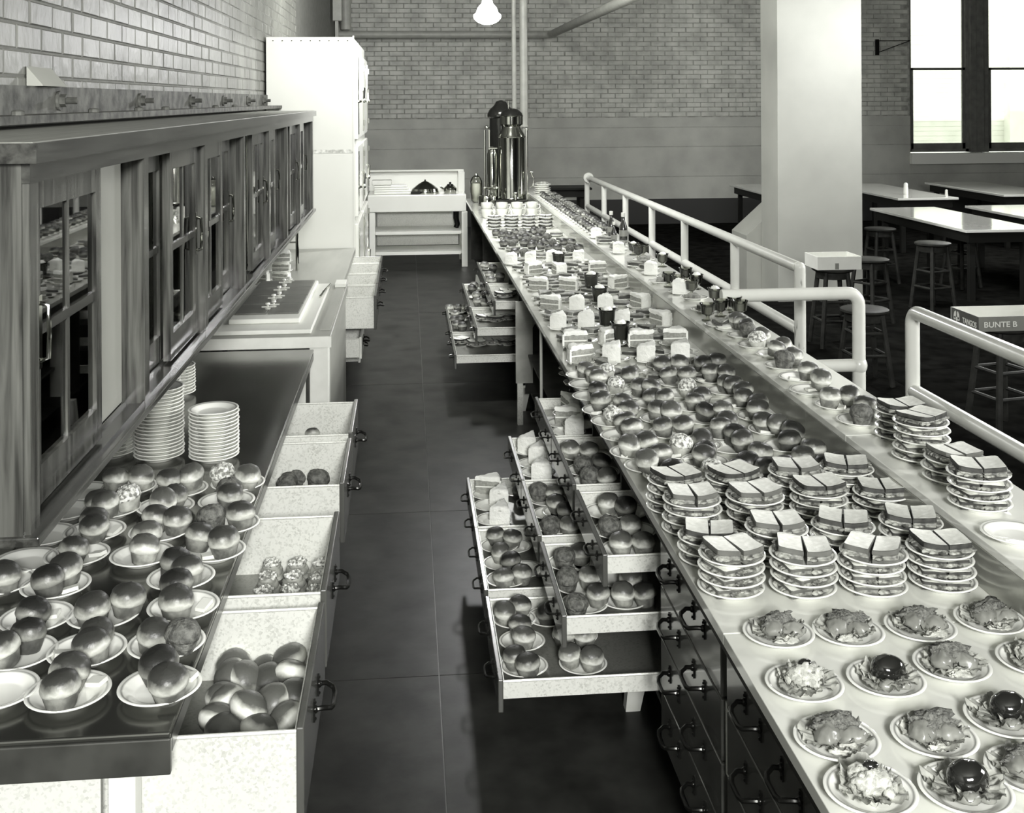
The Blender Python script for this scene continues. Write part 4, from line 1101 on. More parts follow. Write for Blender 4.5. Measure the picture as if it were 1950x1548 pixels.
for i, p in enumerate([(1345, 262), (1490, 258), (1640, 252), (1330, 322), (1500, 312), (1665, 300), (1322, 388), (1500, 382), (1655, 362)]):
    q = at(*A(p), .71); r_, c_ = divmod(i, 3)
    q.x = [-.41, -.335, -.262][c_]; q.y = 3.425-.094*r_-(.01 if c_ == 2 else 0)
    t = thing('sweet_roll', 'iced sweet roll, %s from the front board, %s row of its drawer' % (['third', 'second', 'first'][c_], ['far', 'middle', 'near'][r_]), 'roll', (q.x, q.y, .672), random.uniform(0, 6), 'iced sweet rolls in the drawer')
    d_, ic_ = SW[i % 2]; t.scale = (1.04, 1.04, 1.35)
    inst('dough', d_, t); inst('icing', ic_, t)
D3 = conv(380, 820, 4.3)
for i, (p, kd) in enumerate([((670, 385), 'r'), ((790, 385), 'r'), ((910, 345), 'r'), ((1045, 345), 'r'), ((965, 405), 'r'), ((695, 430), 'r')]):
    q = at(*D3(p), .70); q.x = min(max(q.x, -.43), -.27); q.y = max(q.y, 3.81)
    o = muffin_at(q.x, q.y, .665+(.0 if i < 4 else 0), kd, 1.05, .5)
    tag(o, 'dark bran muffin, %s from the wall side inside its open drawer' % ['first', 'third', 'fourth', 'sixth', 'fifth', 'second'][i], 'muffin', 'dark muffins in the third drawer')
for (px, py, lab) in ((597, 830, 'brown muffin half hidden in the farthest open metal drawer'), (629, 820, 'rounder brown muffin by front board, farthest metal drawer')):
    q = at(px, py, .69); o = muffin_at(q.x, max(q.y, 4.40), .665, 'm', 1.0, .1); tag(o, lab, 'muffin')

# ---- serving counter: muffins
C = conv(1050, 600, 3.25)
random.seed(33)
RM = [
 ((600, 950), [(598, 922, 'l'), (680, 872, 'm')]), ((505, 865), [(487, 812, 'l'), (620, 800, 'm')]), ((440, 762), [(505, 715, 'm'), (470, 672, 'm')]),
 ((375, 672), [(480, 600, 'm'), (400, 615, 'n')]), ((315, 603), [(312, 532, 'm')]), ((430, 590), [(430, 540, 'm')]), ((250, 515), [(285, 468, 'd')]), ((222, 442), [(305, 402, 'l'), (258, 372, 'l')]),
 ((200, 382), [(203, 338, 'l')]), ((335, 392), [(345, 345, 'n')]),
 ((950, 920), [(930, 888, 'm'), (965, 845, 'd')]), ((800, 865), [(790, 795, 'n')]), ((915, 820), [(928, 770, 'm')]), ((735, 745), [(707, 682, 'm'), (842, 690, 'm')]),
 ((680, 655), [(655, 585, 'm'), (752, 612, 'l')]), ((625, 565), [(650, 505, 'm'), (700, 520, 'm')]), ((545, 505), [(545, 442, 'm'), (622, 467, 'm')]), ((505, 425), [(492, 372, 'm')]),
 ((395, 480), [(405, 465, 'n')]),
 ((1265, 970), [(1218, 912, 'd'), (1290, 868, 'm')]), ((1120, 835), [(1190, 782, 'm'), (1130, 748, 'd')]), ((1045, 750), [(1052, 705, 'm'), (1110, 655, 'm')]), ((960, 660), [(962, 592, 'd'), (1060, 600, 'l')]),
 ((880, 582), [(890, 532, 'm'), (945, 505, 'm')]), ((805, 500), [(845, 445, 'n')]), ((765, 430), [(742, 368, 'm'), (845, 380, 'm')]), ((740, 350), [(700, 312, 'm'), (785, 320, 'm')]),
 ((1545, 930), [(1560, 882, 'm'), (1655, 843, 'm')]), ((1455, 825), [(1480, 792, 'd'), (1482, 732, 'd')]), ((1355, 722), [(1340, 665, 'm'), (1412, 692, 'l')]), ((1275, 640), [(1275, 602, 'm'), (1298, 560, 'm')]),
 ((1165, 560), [(1185, 522, 'm'), (1210, 482, 'm')]), ((1085, 482), [(1085, 422, 'm'), (1148, 447, 'm')]), ((1000, 412), [(1005, 358, 'm'), (1080, 372, 'm')]), ((955, 350), [(940, 308, 'd'), (1025, 300, 'd')]),
 ((720, 1010), [(760, 975, 'd')]), ((985, 1010), [(985, 975, 'n')]), ((1140, 1010), [(1142, 968, 'd')]), ((1370, 1010), [(1350, 968, 'd'), (1440, 948, 'd')]), ((1740, 985), [(1700, 958, 'd'), (1780, 925, 'm')]),
]
random.seed(5)
for p, f in RM: serve('serving counter', RZ, C, p, f, (p[0]-35, p[1]+8) if random.random() < .35 else None, .95)
# raised shelf muffins
S2 = conv(1400, 600, 6.45); SZ = 1.02
random.seed(8)
for p, f, b in [((1540, 1320), [(1650, 1100, 'm'), (1560, 1270, 'r')], None), ((1260, 1130), [(1150, 1010, 'l'), (1430, 1000, 'm')], (1310, 1150)), ((930, 950), [(1090, 790, 'l')], (935, 915)),
                ((790, 790), [(890, 705, 'l')], (720, 785)), ((600, 645), [(590, 580, 'r'), (790, 500, 'l')], None), ((480, 500), [(480, 430, 'l'), (690, 372, 'l')], None),
                ((250, 390), [(300, 330, 'n'), (400, 245, 'l')], None), ((120, 270), [(195, 130, 'm'), (200, 220, 'r')], None)]:
    serve('raised shelf', SZ, S2, p, f, b, .95)
serve('raised shelf', SZ, C, (1120, 95), [(1180, 30, 'l'), (1215, 60, 'l')], None, .95)
q = at(1910, 1012, SZ+.02); o = plate_at(q.x+.03, q.y, SZ, .97); tag(o, 'empty white plate nearest on the raised shelf', 'plate')

# ---- sandwiches
def loaf(w, d):
    pts = []
    for x, y in ((-.46, -.5), (.46, -.5), (.495, -.46), (.5, -.40), (.505, .30), (.50, .42), (.46, .48), (.38, .505), (-.38, .505), (-.46, .48), (-.50, .42), (-.505, .30), (-.5, -.40), (-.495, -.46)):
        pts.append((x*w, y*d))
    return pts
def half(poly, side, gap=.0012):
    # clip the outline at x=0
    out = []
    n = len(poly)
    for i in range(n):
        a, b = poly[i], poly[(i+1) % n]
        ia, ib = a[0]*side > gap, b[0]*side > gap
        if ia: out.append(a)
        if ia != ib:
            t_ = (side*gap-a[0])/(b[0]-a[0]); out.append((side*gap, a[1]+t_*(b[1]-a[1])))
    return out
def sandwich_meshes(dark, seed, th=.0115, fill=.008, bow=.011):
    random.seed(seed)
    poly = subdiv(loaf(.122, .100), .012)
    rot = [random.uniform(-.06, .06) for _ in (0, 1)]
    def slab(z0, h, ins=1.0, wob=0.0, grow=1.0):
        b = MB()
        for si, sd in enumerate((-1, 1)):
            hp = half(poly, sd, .0010+.002*random.random())
            c_, s_ = math.cos(rot[si]), math.sin(rot[si])
            hp = [((x*c_-y*s_)*grow, (x*s_+y*c_)*grow) for x, y in hp]
            ringslab(b, hp, z0, z0+h, 0, 1, zf=lambda x, y: wob*((x/.064)**2*.8+(abs(y)/.053)**3*.35)+.0022*noise.noise(Vector((x*22+seed, y*22, sd))), bev=.002, ins=.955, side=.035, seed=seed+sd)
        return b
    mats = [M['crumb_dark' if dark else 'crumb'], M['crust_dark' if dark else 'crust']]
    bot = slab(0, th, wob=bow*.35).mesh('bread_slice', mats, .7); top = slab(th+fill, th, 1.0, bow).mesh('bread_slice', mats, .7)
    f = slab(th-.001, fill+.002, wob=bow*.6, grow=1.0)
    f.m = [0]*len(f.m)
    for k in range(26):
        p = random.choice(poly)
        f.ball((p[0]*1.02, p[1]*1.02, th+fill*.5+bow*.5*(p[0]/.064)**2), .010, .008, .0045, nu=7, nv=5, amp=.5, seed=k+seed)
    return bot, f.mesh('filling', M['meat'], 1.), top
SND = {False: [sandwich_meshes(False, s) for s in (1, 2)], True: [sandwich_meshes(True, s) for s in (3, 4)]}
SNDL = {False: [sandwich_meshes(False, s, .0065, .0055, .002) for s in (5, 6)], True: [sandwich_meshes(True, s, .0065, .0055, .002) for s in (7, 8)]}
LEAF = None
def leaf_mesh(seed, r1=.062):
    random.seed(seed); b = MB(); nu, nv = 84, 8; ph = random.random()*6
    for i in range(nu):
        a = 2*PI*i/nu; R1 = r1*(1+.13*math.sin(2*a+ph)+.07*math.sin(5*a+ph*2))
        for k in range(nv+1):
            f = k/nv; r = .004+(R1-.004)*f*(1+.10*noise.noise(Vector((math.cos(a)*7, math.sin(a)*7, ph)))*f)
            z = .003+.007*f*f+.010*f*f*noise.noise(Vector((math.cos(a)*3.2, math.sin(a)*3.2, ph+f)))+.007*f**2*noise.noise(Vector((math.cos(a)*9, math.sin(a)*9, ph+2*f)))
            b.v.append((r*math.cos(a), r*math.sin(a), max(z, .0015)))
    for i in range(nu):
        j = (i+1) % nu
        for k in range(nv):
            b.face([i*(nv+1)+k, j*(nv+1)+k, j*(nv+1)+k+1, i*(nv+1)+k+1][::-1], 0, True)
    return b.mesh('lettuce_leaf', M['lettuce'], 3.)
LEAVES = [leaf_mesh(s, .050+.004*(s % 3)) for s in range(5)]
def sandwich_at(x, y, z, rz, dark, thin=False, leaf=False, k=1.0):
    t = bpy.data.objects.new('sandwich', None); link(t, None, (x, y, z)); t.rotation_euler = (0, 0, rz); t.scale = (k, k, 1)
    b, f, tp = random.choice((SNDL if thin else SND)[dark])
    inst('bread_slice', b, t); inst('filling', f, t); inst('bread_slice', tp, t)
    if leaf:
        l = inst('lettuce_leaf', random.choice(LEAVES), t, (0, 0, .006), (0, 0, random.uniform(3.6, 5.0)), (1.22, 1.05, .4))
    return t
SDZ = .0255
def sandwich_stack(px, py_near, n, name, z, kinds, cv, k=.98, top_rz=0.0, zone='serving counter', top_tilt=0):
    q = at(*cv((px, py_near)), z+.004); cy = q.y+PR*k*.93; cx = q.x/q.y*cy
    for i in range(n):
        zz = z+i*SDZ; jx, jy = random.uniform(-.004, .004), random.uniform(-.004, .004)
        P = plate_at(cx+jx, cy+jy, zz, k)
        last = i == n-1
        dk = kinds[i % len(kinds)] == 'd'
        rz = top_rz+random.uniform(-.15, .15) if last else random.uniform(-.5, .5)
        s = sandwich_at(cx+jx, cy+jy, zz+.0068, rz, dk, thin=not last, leaf=random.random() < .3, k=1.0 if last else .93)
        if last: s.rotation_euler = (top_tilt, random.uniform(-.04, .04), rz); s.location.z += abs(top_tilt)*.04
        lv_ = ORD[n-i] if i else 'last'
        if last: lv_ = 'first'
        cz = {'d': 'dark-crusted', 'l': 'pale'}['d' if dk else 'l']
        tag(P, 'white plate under a sandwich, %s from top, %s' % (lv_, name), 'plate', 'sandwich plates in stacks')
        tag(s, '%s sandwich, %s from top, %s' % (cz, lv_, name), 'sandwich', 'stacked sandwiches')
G = conv(1250, 700, 2.786)
random.seed(12)
for (px, py, n, nm, kd, rz) in [
    (397, 1258, 4, 'front-row stack at the counter edge', 'l', .12), (778, 1255, 4, 'front-row stack second from counter edge', 'll', -.1), (1148, 1248, 4, 'front-row stack third from counter edge', 'l', -.45), (1512, 1222, 4, 'front-row stack beside the polished riser', 'd', -.12),
    (285, 1090, 3, 'second-row stack at the counter edge', 'dl', -.2), (640, 1095, 4, 'second-row stack second from edge', 'dl', 0), (985, 1085, 4, 'second-row stack third from edge', 'ddl', -.45), (1345, 1060, 4, 'second-row stack beside the riser', 'dd', -.2),
    (190, 925, 4, 'third-row stack at the counter edge', 'dl', .1), (528, 905, 4, 'third-row stack second from edge', 'dl', .15), (865, 870, 4, 'third-row stack third from edge', 'd', .0), (1190, 830, 3, 'third-row stack beside the riser', 'd', -.3),
    (100, 808, 4, 'rearmost stack at the counter edge', 'd', .3), (400, 790, 4, 'rearmost stack second from edge', 'd', .35), (745, 760, 4, 'rearmost stack third from edge', 'l', -.1), (1010, 740, 4, 'rearmost stack beside the riser', 'd', -.3)]:
    sandwich_stack(px, py, n, nm, RZ, kd, G, top_rz=rz)
for (px, py, n, nm, kd, rz) in [(1405, 532, 5, 'tall shelf stack beyond the near ones', 'dl', .5), (1300, 412, 4, 'shelf stack farthest back', 'd', .1), (1715, 795, 4, 'largest shelf stack nearest the camera', 'd', -.3), (1570, 648, 3, 'low shelf stack between two taller ones', 'ld', .2)]:
    sandwich_stack(px, py, n, nm, SZ, kd, G, top_rz=rz)

# ---- salads
def salad(cvp, kind, lab, k=.95):
    pc = at(*cvp, RZ+.006); P = plate_at(pc.x, pc.y, RZ, k)
    tag(P, 'white banded plate under the '+lab, 'plate', 'salad plates at the near end')
    t = thing('salad', lab, 'salad', (pc.x, pc.y, RZ+.007), 0, 'salads at the near end of the serving counter')
    r = random.uniform(0, 6)
    for i, (lx, ly) in enumerate(((.004, .016), (-.012, -.002), (.014, -.004))):
        inst('lettuce_leaf', LEAVES[(i+int(r)) % 5], t, (lx, ly, .001+.003*i), (0, 0, r+i*1.55), (1.08-.1*i, .98-.08*i, 1.7 if i == 0 else 1.4))
    def blob(name, mat, c, rx, ry, rz_, amp, seed, zmin=-.2, rot=0, tilt=(0, 0)):
        b = MB().ball((0, 0, 0), rx, ry, rz_, nu=26, nv=14, amp=amp, fr=45, seed=seed, zmin=zmin)
        o = inst(name, b.mesh(name, M[mat], 2.), t, c, (tilt[0], tilt[1], rot)); return o
    if kind == 'pear':
        a = random.uniform(-.4, .6)
        v_ = random.uniform(-.006, .006)
        blob('pear_half', 'pear', (-.020+v_, -.002, .015), .034, .024, .024, .22, r, rot=a+1.2, tilt=(random.uniform(-.3, .3), .2))
        blob('pear_half', 'pear', (.022+v_, -.012, .014), .031, .021, .021, .22, r+2, rot=a-.7, tilt=(random.uniform(-.3, .3), -.2))
        blob('grated_topping', 'grated', (.002, .012, .030), .040, .022, .015, .6, r, zmin=-.6, rot=a)
        blob('creamy_salad', 'salad', (random.uniform(-.02, .02), -.038, .008), .026, .012, .010, .6, r+4)
    elif kind == 'potato':
        b = MB()
        random.seed(int(r*10))
        b.ball((0, 0, .020), .038, .034, .028, nu=26, nv=14, amp=.45, fr=60, seed=r)
        for q in range(16):
            aa = random.uniform(0, 6.28); rr_ = random.uniform(.01, .04)
            b.ball((rr_*math.cos(aa), rr_*math.sin(aa), .044-rr_*.65), .011, .010, .009, nu=10, nv=7, amp=.4, seed=q)
        inst('creamy_salad', b.mesh('creamy_salad', M['salad'], 2.), t)
        blob('prune', 'prune', (.004, .008, .046), .014, .010, .007, .1, 2)
    else:
        b = MB().ball((0, 0, .026), .036, .030, .028, nu=26, nv=14, amp=.06, seed=r)
        inst('dark_fruit', b.mesh('dark_fruit', M['prune'], 2.), t, (.006, .004, 0))
        blob('fruit_piece', 'pear', (-.010, -.034, .012), .020, .014, .012, .15, r)
        blob('fruit_piece', 'pear', (.022, -.034, .010), .014, .012, .010, .15, r+1)
H = conv(1250, 1000, 2.7857)
random.seed(17)
for p, kd, lab in [((648, 590), 'pear', 'pear and lettuce salad at the counter edge, back row'), ((1018, 582), 'pear', 'pear salad second from edge, back row'), ((1400, 558), 'pear', 'pear salad third from edge, back row'), ((1770, 520), 'pear', 'pear salad beside riser, back row'),
                   ((785, 862), 'potato', 'creamy potato salad topped with one olive'), ((1218, 838), 'dark', 'salad with one large glossy dark fruit'), ((1568, 762), 'pear', 'tall pear salad with creamy base beside the dark fruit'), ((2010, 735), 'potato', 'creamy salad beside riser, second row'),
                   ((957, 1158), 'pear', 'pear and grated cheese salad at the counter edge'), ((1475, 1142), 'pear', 'wide pear salad spilling lettuce, third row'), ((1860, 1045), 'dark', 'creamy salad with dark fruit beside the riser'),
                   ((1135, 1432), 'potato', 'creamy salad with dark garnish, nearest row'), ((1640, 1428), 'dark', 'dark glossy fruit salad, nearest row'), ((1990, 1330), 'pear', 'pear salad beside riser, nearest row')]:
    salad(H(p), kd, lab)

# ---- cakes and pies on serving counter
K4 = conv(880, 350, 3.25)
random.seed(40)
cakes = [(735, 1050, 0), (950, 1035, 1), (1165, 1040, 1), (1370, 1025, 1), (705, 960, 0), (930, 945, 0), (1110, 955, 0), (1305, 945, 0), (610, 845, 1), (780, 835, 1), (1010, 830, 1), (1215, 830, 2),
         (545, 735, 0), (722, 735, 1), (890, 728, 1), (1090, 722, 2), (470, 620, 0), (655, 620, 0), (970, 605, 0), (445, 522, 0), (585, 525, 2), (840, 515, 0), (312, 462, 1), (440, 455, 1), (560, 445, 1), (735, 445, 1)]
CK = []
for i, (x, y, o_) in enumerate(cakes):
    q = at(*K4((x, y)), RZ+.045); q.y = q.y
    P = plate_at(q.x, q.y, RZ, .84); rz = {0: PI*.5+random.uniform(-.15, .15), 1: -PI*.62+random.uniform(-.2, .2), 2: -PI*.30+random.uniform(-.15, .15)}[o_]
    if o_ == 0: rz = random.choice((.12, PI-.1))+random.uniform(-.35, .35)
    s = cake_at(q.x, q.y, RZ+.007, rz, 1.02)
    ITEMS.append(('cake area', 'plate', P, q.x, q.y, 1)); ITEMS.append(('cake area', 'cake', s, q.x, q.y, (None, P)))
    CK.append((q.x, q.y))
pies = [(600, 1000), (830, 1000), (1050, 1010), (820, 905), (1020, 895), (1270, 885), (1150, 905), (690, 895), (700, 800), (880, 780), (1130, 790), (630, 690), (800, 700), (990, 700), (500, 680), (560, 575), (760, 560), (860, 590), (540, 500), (690, 500),
        (360, 530), (500, 440), (640, 440), (830, 450), (370, 420), (1060, 990)]
for i, (x, y) in enumerate(pies):
    q = at(*K4((x, y)), RZ+.02)
    if any((q.x-a)**2+(q.y-b)**2 < .135**2 for a, b in CK): 
        # slide into the gap behind
        q.y += .09
    if any((q.x-a)**2+(q.y-b)**2 < .115**2 for a, b in CK): continue
    if q.x < .79 or q.x > 1.31: continue
    CK.append((q.x, q.y))
    P = plate_at(q.x, q.y, RZ, .92); s = pie_at(q.x, q.y, RZ+.007, random.uniform(0, 6.28))
    ITEMS.append(('cake area', 'plate', P, q.x, q.y, 1)); ITEMS.append(('cake area', 'pie', s, q.x, q.y, (None, P)))
random.seed(44)
gy = 4.72
while gy < 8.35:
    gx = .80
    while gx < 1.31:
        x, y = gx+random.uniform(-.02, .02), gy+random.uniform(-.03, .03); gx += .062
        if any((x-a)**2+(y-b)**2 < .106**2 for a, b in CK): continue
        CK.append((x, y)); P = far_plate(x, y, RZ, .74)
        s = pie_at(x, y, RZ+.0055, random.uniform(0, 6.28), .86)
        ITEMS.append(('cake area between plates', 'pie', s, x, y, (None, P)))
    gy += .07
# rows further back: dark buns and pies
random.seed(50)
yy = 8.35; r_ = 0
while yy < 10.2:
    for c_ in range(4):
        x = .80+c_*.165+(.04 if r_ % 2 else 0)+random.uniform(-.01, .01); y = yy+random.uniform(-.02, .02)
        if any((x-a)**2+(y-b)**2 < .14**2 for a, b in CK): continue
        if x > 1.31: continue
        CK.append((x, y))
        P = far_plate(x, y, RZ, .92)
        if random.random() < .62:
            for dx in (-.034, .034):
                m = muffin_at(x+dx, y+random.uniform(-.015, .015), RZ+.0068, random.choice('dddr'), .95); ITEMS.append(('far counter', 'muffin', m, x+dx, y, ('d', P)))
        else:
            s = pie_at(x, y, RZ+.007, random.uniform(0, 6.28)); ITEMS.append(('far counter', 'pie', s, x, y, (None, P)))
    yy += .185; r_ += 1
# tall dark glasses down the middle
def goblet(x, y, z, lab, mat='jelly', cream=True, k=1.0, tall=False, name='dessert_glass'):
    t = thing(name, lab, 'glass', (x, y, z), 0, 'dessert glasses'); h = .115 if tall else .085
    put('bowl', MB().lathe([(.030*k, 0), (.030*k, .004), (.010*k, .010), (.008*k, .022), (.030*k, .034), (.036*k, h-.01), (.041*k, h), (.0395*k, h), (.034*k, h-.011)], 20, (x, y, z)), M['glass_cup'], t)
    put('dessert', MB().lathe([(.006*k, .025), (.028*k, .036), (.0335*k, h-.014), (0, h-.012)], 18, (x, y, z)), M[mat], t)
    if cream: put('cream', MB().ball((x, y, z+h-.004), .022*k, .020*k, .014*k, nu=14, nv=8, amp=.4, seed=x*9), M['frost'], t)
for i, (x, y) in enumerate([(905, 850), (1000, 925), (815, 700), (750, 600), (595, 475)]):
    q = at(*K4((x, y)), RZ+.06)
    for it in range(3):
        for a, b in CK:
            d = Vector((q.x-a, q.y-b))
            if d.length < .105: d = d.normalized()*.106; q.x = a+d.x; q.y = b+d.y
    goblet(q.x, q.y, RZ, 'tall dark dessert glass, %s from the camera, among cake plates' % ORD[[2, 1, 3, 4, 5][i]], 'jelly', True, 1.25, True)
# shelf: glasses, cakes, bottle
sh = [(1250, 470, 'jelly_mid', 1), (1435, 560, 'jelly', 0), (1420, 640, 'jelly_mid', 0), (1545, 600, 'jelly', 1), (1565, 690, 'jelly_mid', 1), (1600, 765, 'jelly', 0), (1640, 725, 'jelly_mid', 1), (1725, 725, 'jelly', 0), (1745, 770, 'jelly_mid', 0), (1280, 590, 'jelly', 0), (1340, 610, 'jelly_mid', 0), (1060, 400, 'jelly', 1), (1090, 420, 'jelly', 0), (1120, 410, 'jelly_mid', 0), (1520, 790, 'jelly_mid', 0)]
placed = []
for i, (x, y, mm, cr) in enumerate(sh):
    q = at(*K4((x, y)), SZ+.045); q.x = min(max(q.x, 1.45), 1.63)
    for it in range(6):
        for a, b in placed:
            d = Vector((q.x-a, q.y-b))
            if d.length < .09: d = (d.normalized() if d.length > 1e-3 else Vector((0, 1)))*.091; q.x = min(max(a+d.x, 1.45), 1.635); q.y = b+d.y
    placed.append((q.x, q.y)); sh[i] = (q.x, q.y, mm, cr)
order = sorted(range(len(sh)), key=lambda i: sh[i][1])
for r_, i in enumerate(order):
    x, y, mm, cr = sh[i]
    goblet(x, y, SZ, '%s dessert glass%s, %s from the camera on the raised shelf' % ('dark' if mm == 'jelly' else 'translucent', ' topped with cream' if cr else '', ORD[r_+1]), mm, bool(cr), 1.0)
for i, (x, y, lab) in enumerate([(1165, 515, 'white frosted cake slice beside the shelf glasses'), (982, 400, 'tall white cake slice on the shelf before the bottles'), (820, 300, 'frosted cake slice farthest back on the raised shelf'), (1360, 640, 'white wrapped cake slice between shelf glasses')]):
    q = at(*K4((x, y)), SZ+.045); q.x = min(max(q.x, 1.46), 1.60)
    for it in range(6):
        for a, b in placed:
            d = Vector((q.x-a, q.y-b))
            if d.length < .095: q.y = b-.10 if d.y < 0 else b+.10
    placed.append((q.x, q.y))
    P = plate_at(q.x, q.y, SZ, .75); tag(P, 'small plate under the '+lab, 'plate'); s = cake_at(q.x, q.y, SZ+.006, -PI*.55, .95); tag(s, lab, 'cake slice')
for i, (x, y, lab) in enumerate([(1120, 60, 'low pie plate nearest the muffins on raised shelf')]):
    q = at(1340, 585, SZ+.01); q.x = 1.50
for k, yv in enumerate([5.22, 5.4, 5.6, 5.72, 5.95, 6.2, 6.45, 6.7, 6.95, 7.25, 7.6, 7.9, 8.2, 8.5]):
    x = 1.47+.03*(k % 4)
    while any((x-a)**2+(yv-b)**2 < .115**2 for a, b in placed): yv += .05
    placed.append((x, yv))
    P = plate_at(x, yv, SZ, .92); s = pie_at(x, yv, SZ+.007, random.uniform(0, 6)); ITEMS.append(('raised shelf rear', 'plate', P, x, yv, 1)); ITEMS.append(('raised shelf rear', 'pie', s, x, yv, (None, P)))
# far shelf: rows of small dark buns on saucers
random.seed(61)
yv = 8.9
while yv < 12.4:
    for x in (1.48, 1.60):
        if any((x-a)**2+(yv-b)**2 < .11**2 for a, b in placed): continue
        P = far_plate(x, yv, SZ, .68)
        m = muffin_at(x, yv, SZ+.006, random.choice('ddrm'), .9); ITEMS.append(('far shelf', 'muffin', m, x, yv, ('d', P)))
    yv += .15
for k in range(5):
    o = plate_at(1.54+random.uniform(-.01, .01), 12.9, SZ+k*.022, 1.15); tag(o, 'white plate, %s from bottom, at the far shelf end' % ORD[k+1], 'plate', 'plate stack at the far shelf end')
bl = MB().ball((1.54, 12.9, SZ+.118), .07, .06, .02, nu=18, nv=8, amp=.5)
tag(put('lettuce_heap', bl, M['lettuce']), 'crumpled lettuce heap on the far shelf plates', 'lettuce')
def bottle(px, py, lab, cap='print', k=1.0):
    q = at(px, py, SZ); q.x = min(max(q.x, 1.45), 1.65)
    t = thing('sauce_bottle', lab, 'bottle', (q.x, q.y, SZ))
    put('body', MB().lathe([(.026*k, 0), (.028*k, .004), (.028*k, .09*k), (.012*k, .13*k), (.011*k, .16*k)], 16, q), M['jelly'], t)
    put('paper_label', MB().lathe([(.0285*k, .03*k), (.0288*k, .031*k), (.0288*k, .07*k), (.0285*k, .071*k)], 16, q, close=False), M['card_mid'], t)
    put('cap', MB().lathe([(.013*k, .158*k), (.014*k, .16*k), (.014*k, .185*k), (0, .187*k)], 14, q), M[cap], t)
bottle(1164, 449, 'white-capped sauce bottle on the raised shelf', k=1.05)
bottle(1169, 462, 'dark squat bottle in front of the white-capped one', k=.85)
bottle(1187, 458, 'wide-capped bottle beside the shelf cakes', k=1.15)

# ---- far stacks with cups
random.seed(71)
for si, x in enumerate((.80, .96, 1.12, 1.28)):
    y0 = 10.45+.0*si
    for k in range(4):
        zz = RZ+k*.030; P = plate_at(x, y0, zz, 1.0); s = sandwich_at(x, y0, zz+.0065, random.uniform(-.3, .3), False, False)
        s.scale = (.9, .9, .82)
        nm = 'stack %s from aisle before the cups' % ORD[si+1]
        tag(P, 'white plate, %s from top of %s' % (ORD[4-k], nm), 'plate', 'sandwich plates before the cups'); tag(s, 'pale sandwich, %s from top of %s' % (ORD[4-k], nm), 'sandwich', 'sandwiches stacked before the cups')
CUP = MB().lathe([(.022, 0), (.026, .002), (.040, .030), (.047, .070), (.048, .085), (.045, .085), (.043, .068), (.035, .030), (0, .010)], 22).tube([(.042, 0, .066), (.066, 0, .068), (.072, 0, .048), (.058, 0, .028), (.037, 0, .026)], .005, 8).mesh('cup', M['flesh'], 1.)
for r_ in range(3):
    for si in range(4):
        for k in range(2 if r_ == 0 else 1):
            o = inst('coffee_cup', CUP, None, (.80+.155*si+.02*r_, 11.45+r_*.17, RZ+.001+k*.062), (0, 0, random.uniform(-.6, .9)), (1.25, 1.25, 1.1))
            tag(o, 'white coffee cup, %s of pair, %s from aisle, %s row before urn' % (('lower', 'upper')[k], ORD[si+1], ORD[r_+1]), 'cup', 'coffee cups before the urn')
# ---- trays of food
def tray_items(ci, li, cv, plates, foods, kk=1.0, cakes=()):
    z = TR[ci, li]; nm = '%s tray, %s column' % (LVN[li], CN[ci])
    y0, y1 = (cols+[(7.80, 8.50), (8.58, 9.68)])[ci]; xf = lv[li][0]+(.05 if ci > 2 and li == 2 else 0)
    X0, X1 = xf+.03, xf+.66
    P = []
    for i, p in enumerate(plates):
        q = at(*cv(p), z+.006); q.x = max(q.x, X0+.065); q.y = min(max(q.y, y0+.083), y1-.083)
        if ci > 2: far_plate(q.x, q.y, z, .93); continue
        o = plate_at(q.x, q.y, z, .93); P.append(o); ITEMS.append((nm, 'plate', o, q.x, q.y, 1))
    fs = []
    for p in foods:
        q = at(p[0] if cv is None else cv(p[:2])[0], cv(p[:2])[1], z+.042); q.x = max(q.x, X0+.03); q.y = min(max(q.y, y0+.045), y1-.045)
        fs.append([q.x, q.y, p[2] if len(p) > 2 else random.choice('llmmr')])
    for it in range(30):
        for i in range(len(fs)):
            for j in range(i+1, len(fs)):
                d = Vector((fs[i][0]-fs[j][0], fs[i][1]-fs[j][1])); L_ = d.length
                if L_ < .07:
                    d = d.normalized() if L_ > 1e-4 else Vector((1, 0)); e = (.07-L_)/2
                    fs[i][0] += d.x*e; fs[i][1] += d.y*e; fs[j][0] -= d.x*e; fs[j][1] -= d.y*e
    for x, y, kd in fs:
        y = min(max(y, y0+.04), y1-.04)
        m = muffin_at(x, y, z+.0075, kd, 1.0, .1); ITEMS.append((nm, 'muffin', m, x, y, (kd, None)))
    for p in cakes:
        q = at(*cv(p), z+.04); q.x = max(q.x, X0+.05); q.y = min(max(q.y, y0+.06), y1-.06)
        s = cake_at(q.x, q.y, z+.0075, random.choice((.3, -1.9, -.9))+random.uniform(-.2, .2), 1.0); ITEMS.append((nm, 'cake', s, q.x, q.y, (None, None)))
T1 = conv(960, 860, 5.16); T2 = conv(890, 1080, 5.13); T3 = conv(880, 740, 5.53); T4 = conv(500, 600, 2.58); T5 = conv(820, 460, 5.954)
random.seed(81)
tray_items(0, 0, T1, [(935, 615), (1010, 805), (1130, 990), (1200, 610), (1270, 800)], [(1040, 510, 'l'), (1185, 540, 'd'), (1040, 740, 'r'), (1250, 730, 'l'), (1180, 895, 'l'), (1350, 900, 'l')])
tray_items(0, 1, T1, [(510, 1110), (640, 1345), (620, 1530), (1075, 1265), (800, 1080), (1180, 1480)], [(592, 1040, 'r'), (760, 1000, 'm'), (612, 1250, 'r'), (842, 1235, 'l'), (925, 1405, 'm'), (695, 1500, 'r'), (1240, 1250, 'l'), (1195, 1400, 'l'), (1370, 1400, 'm')])
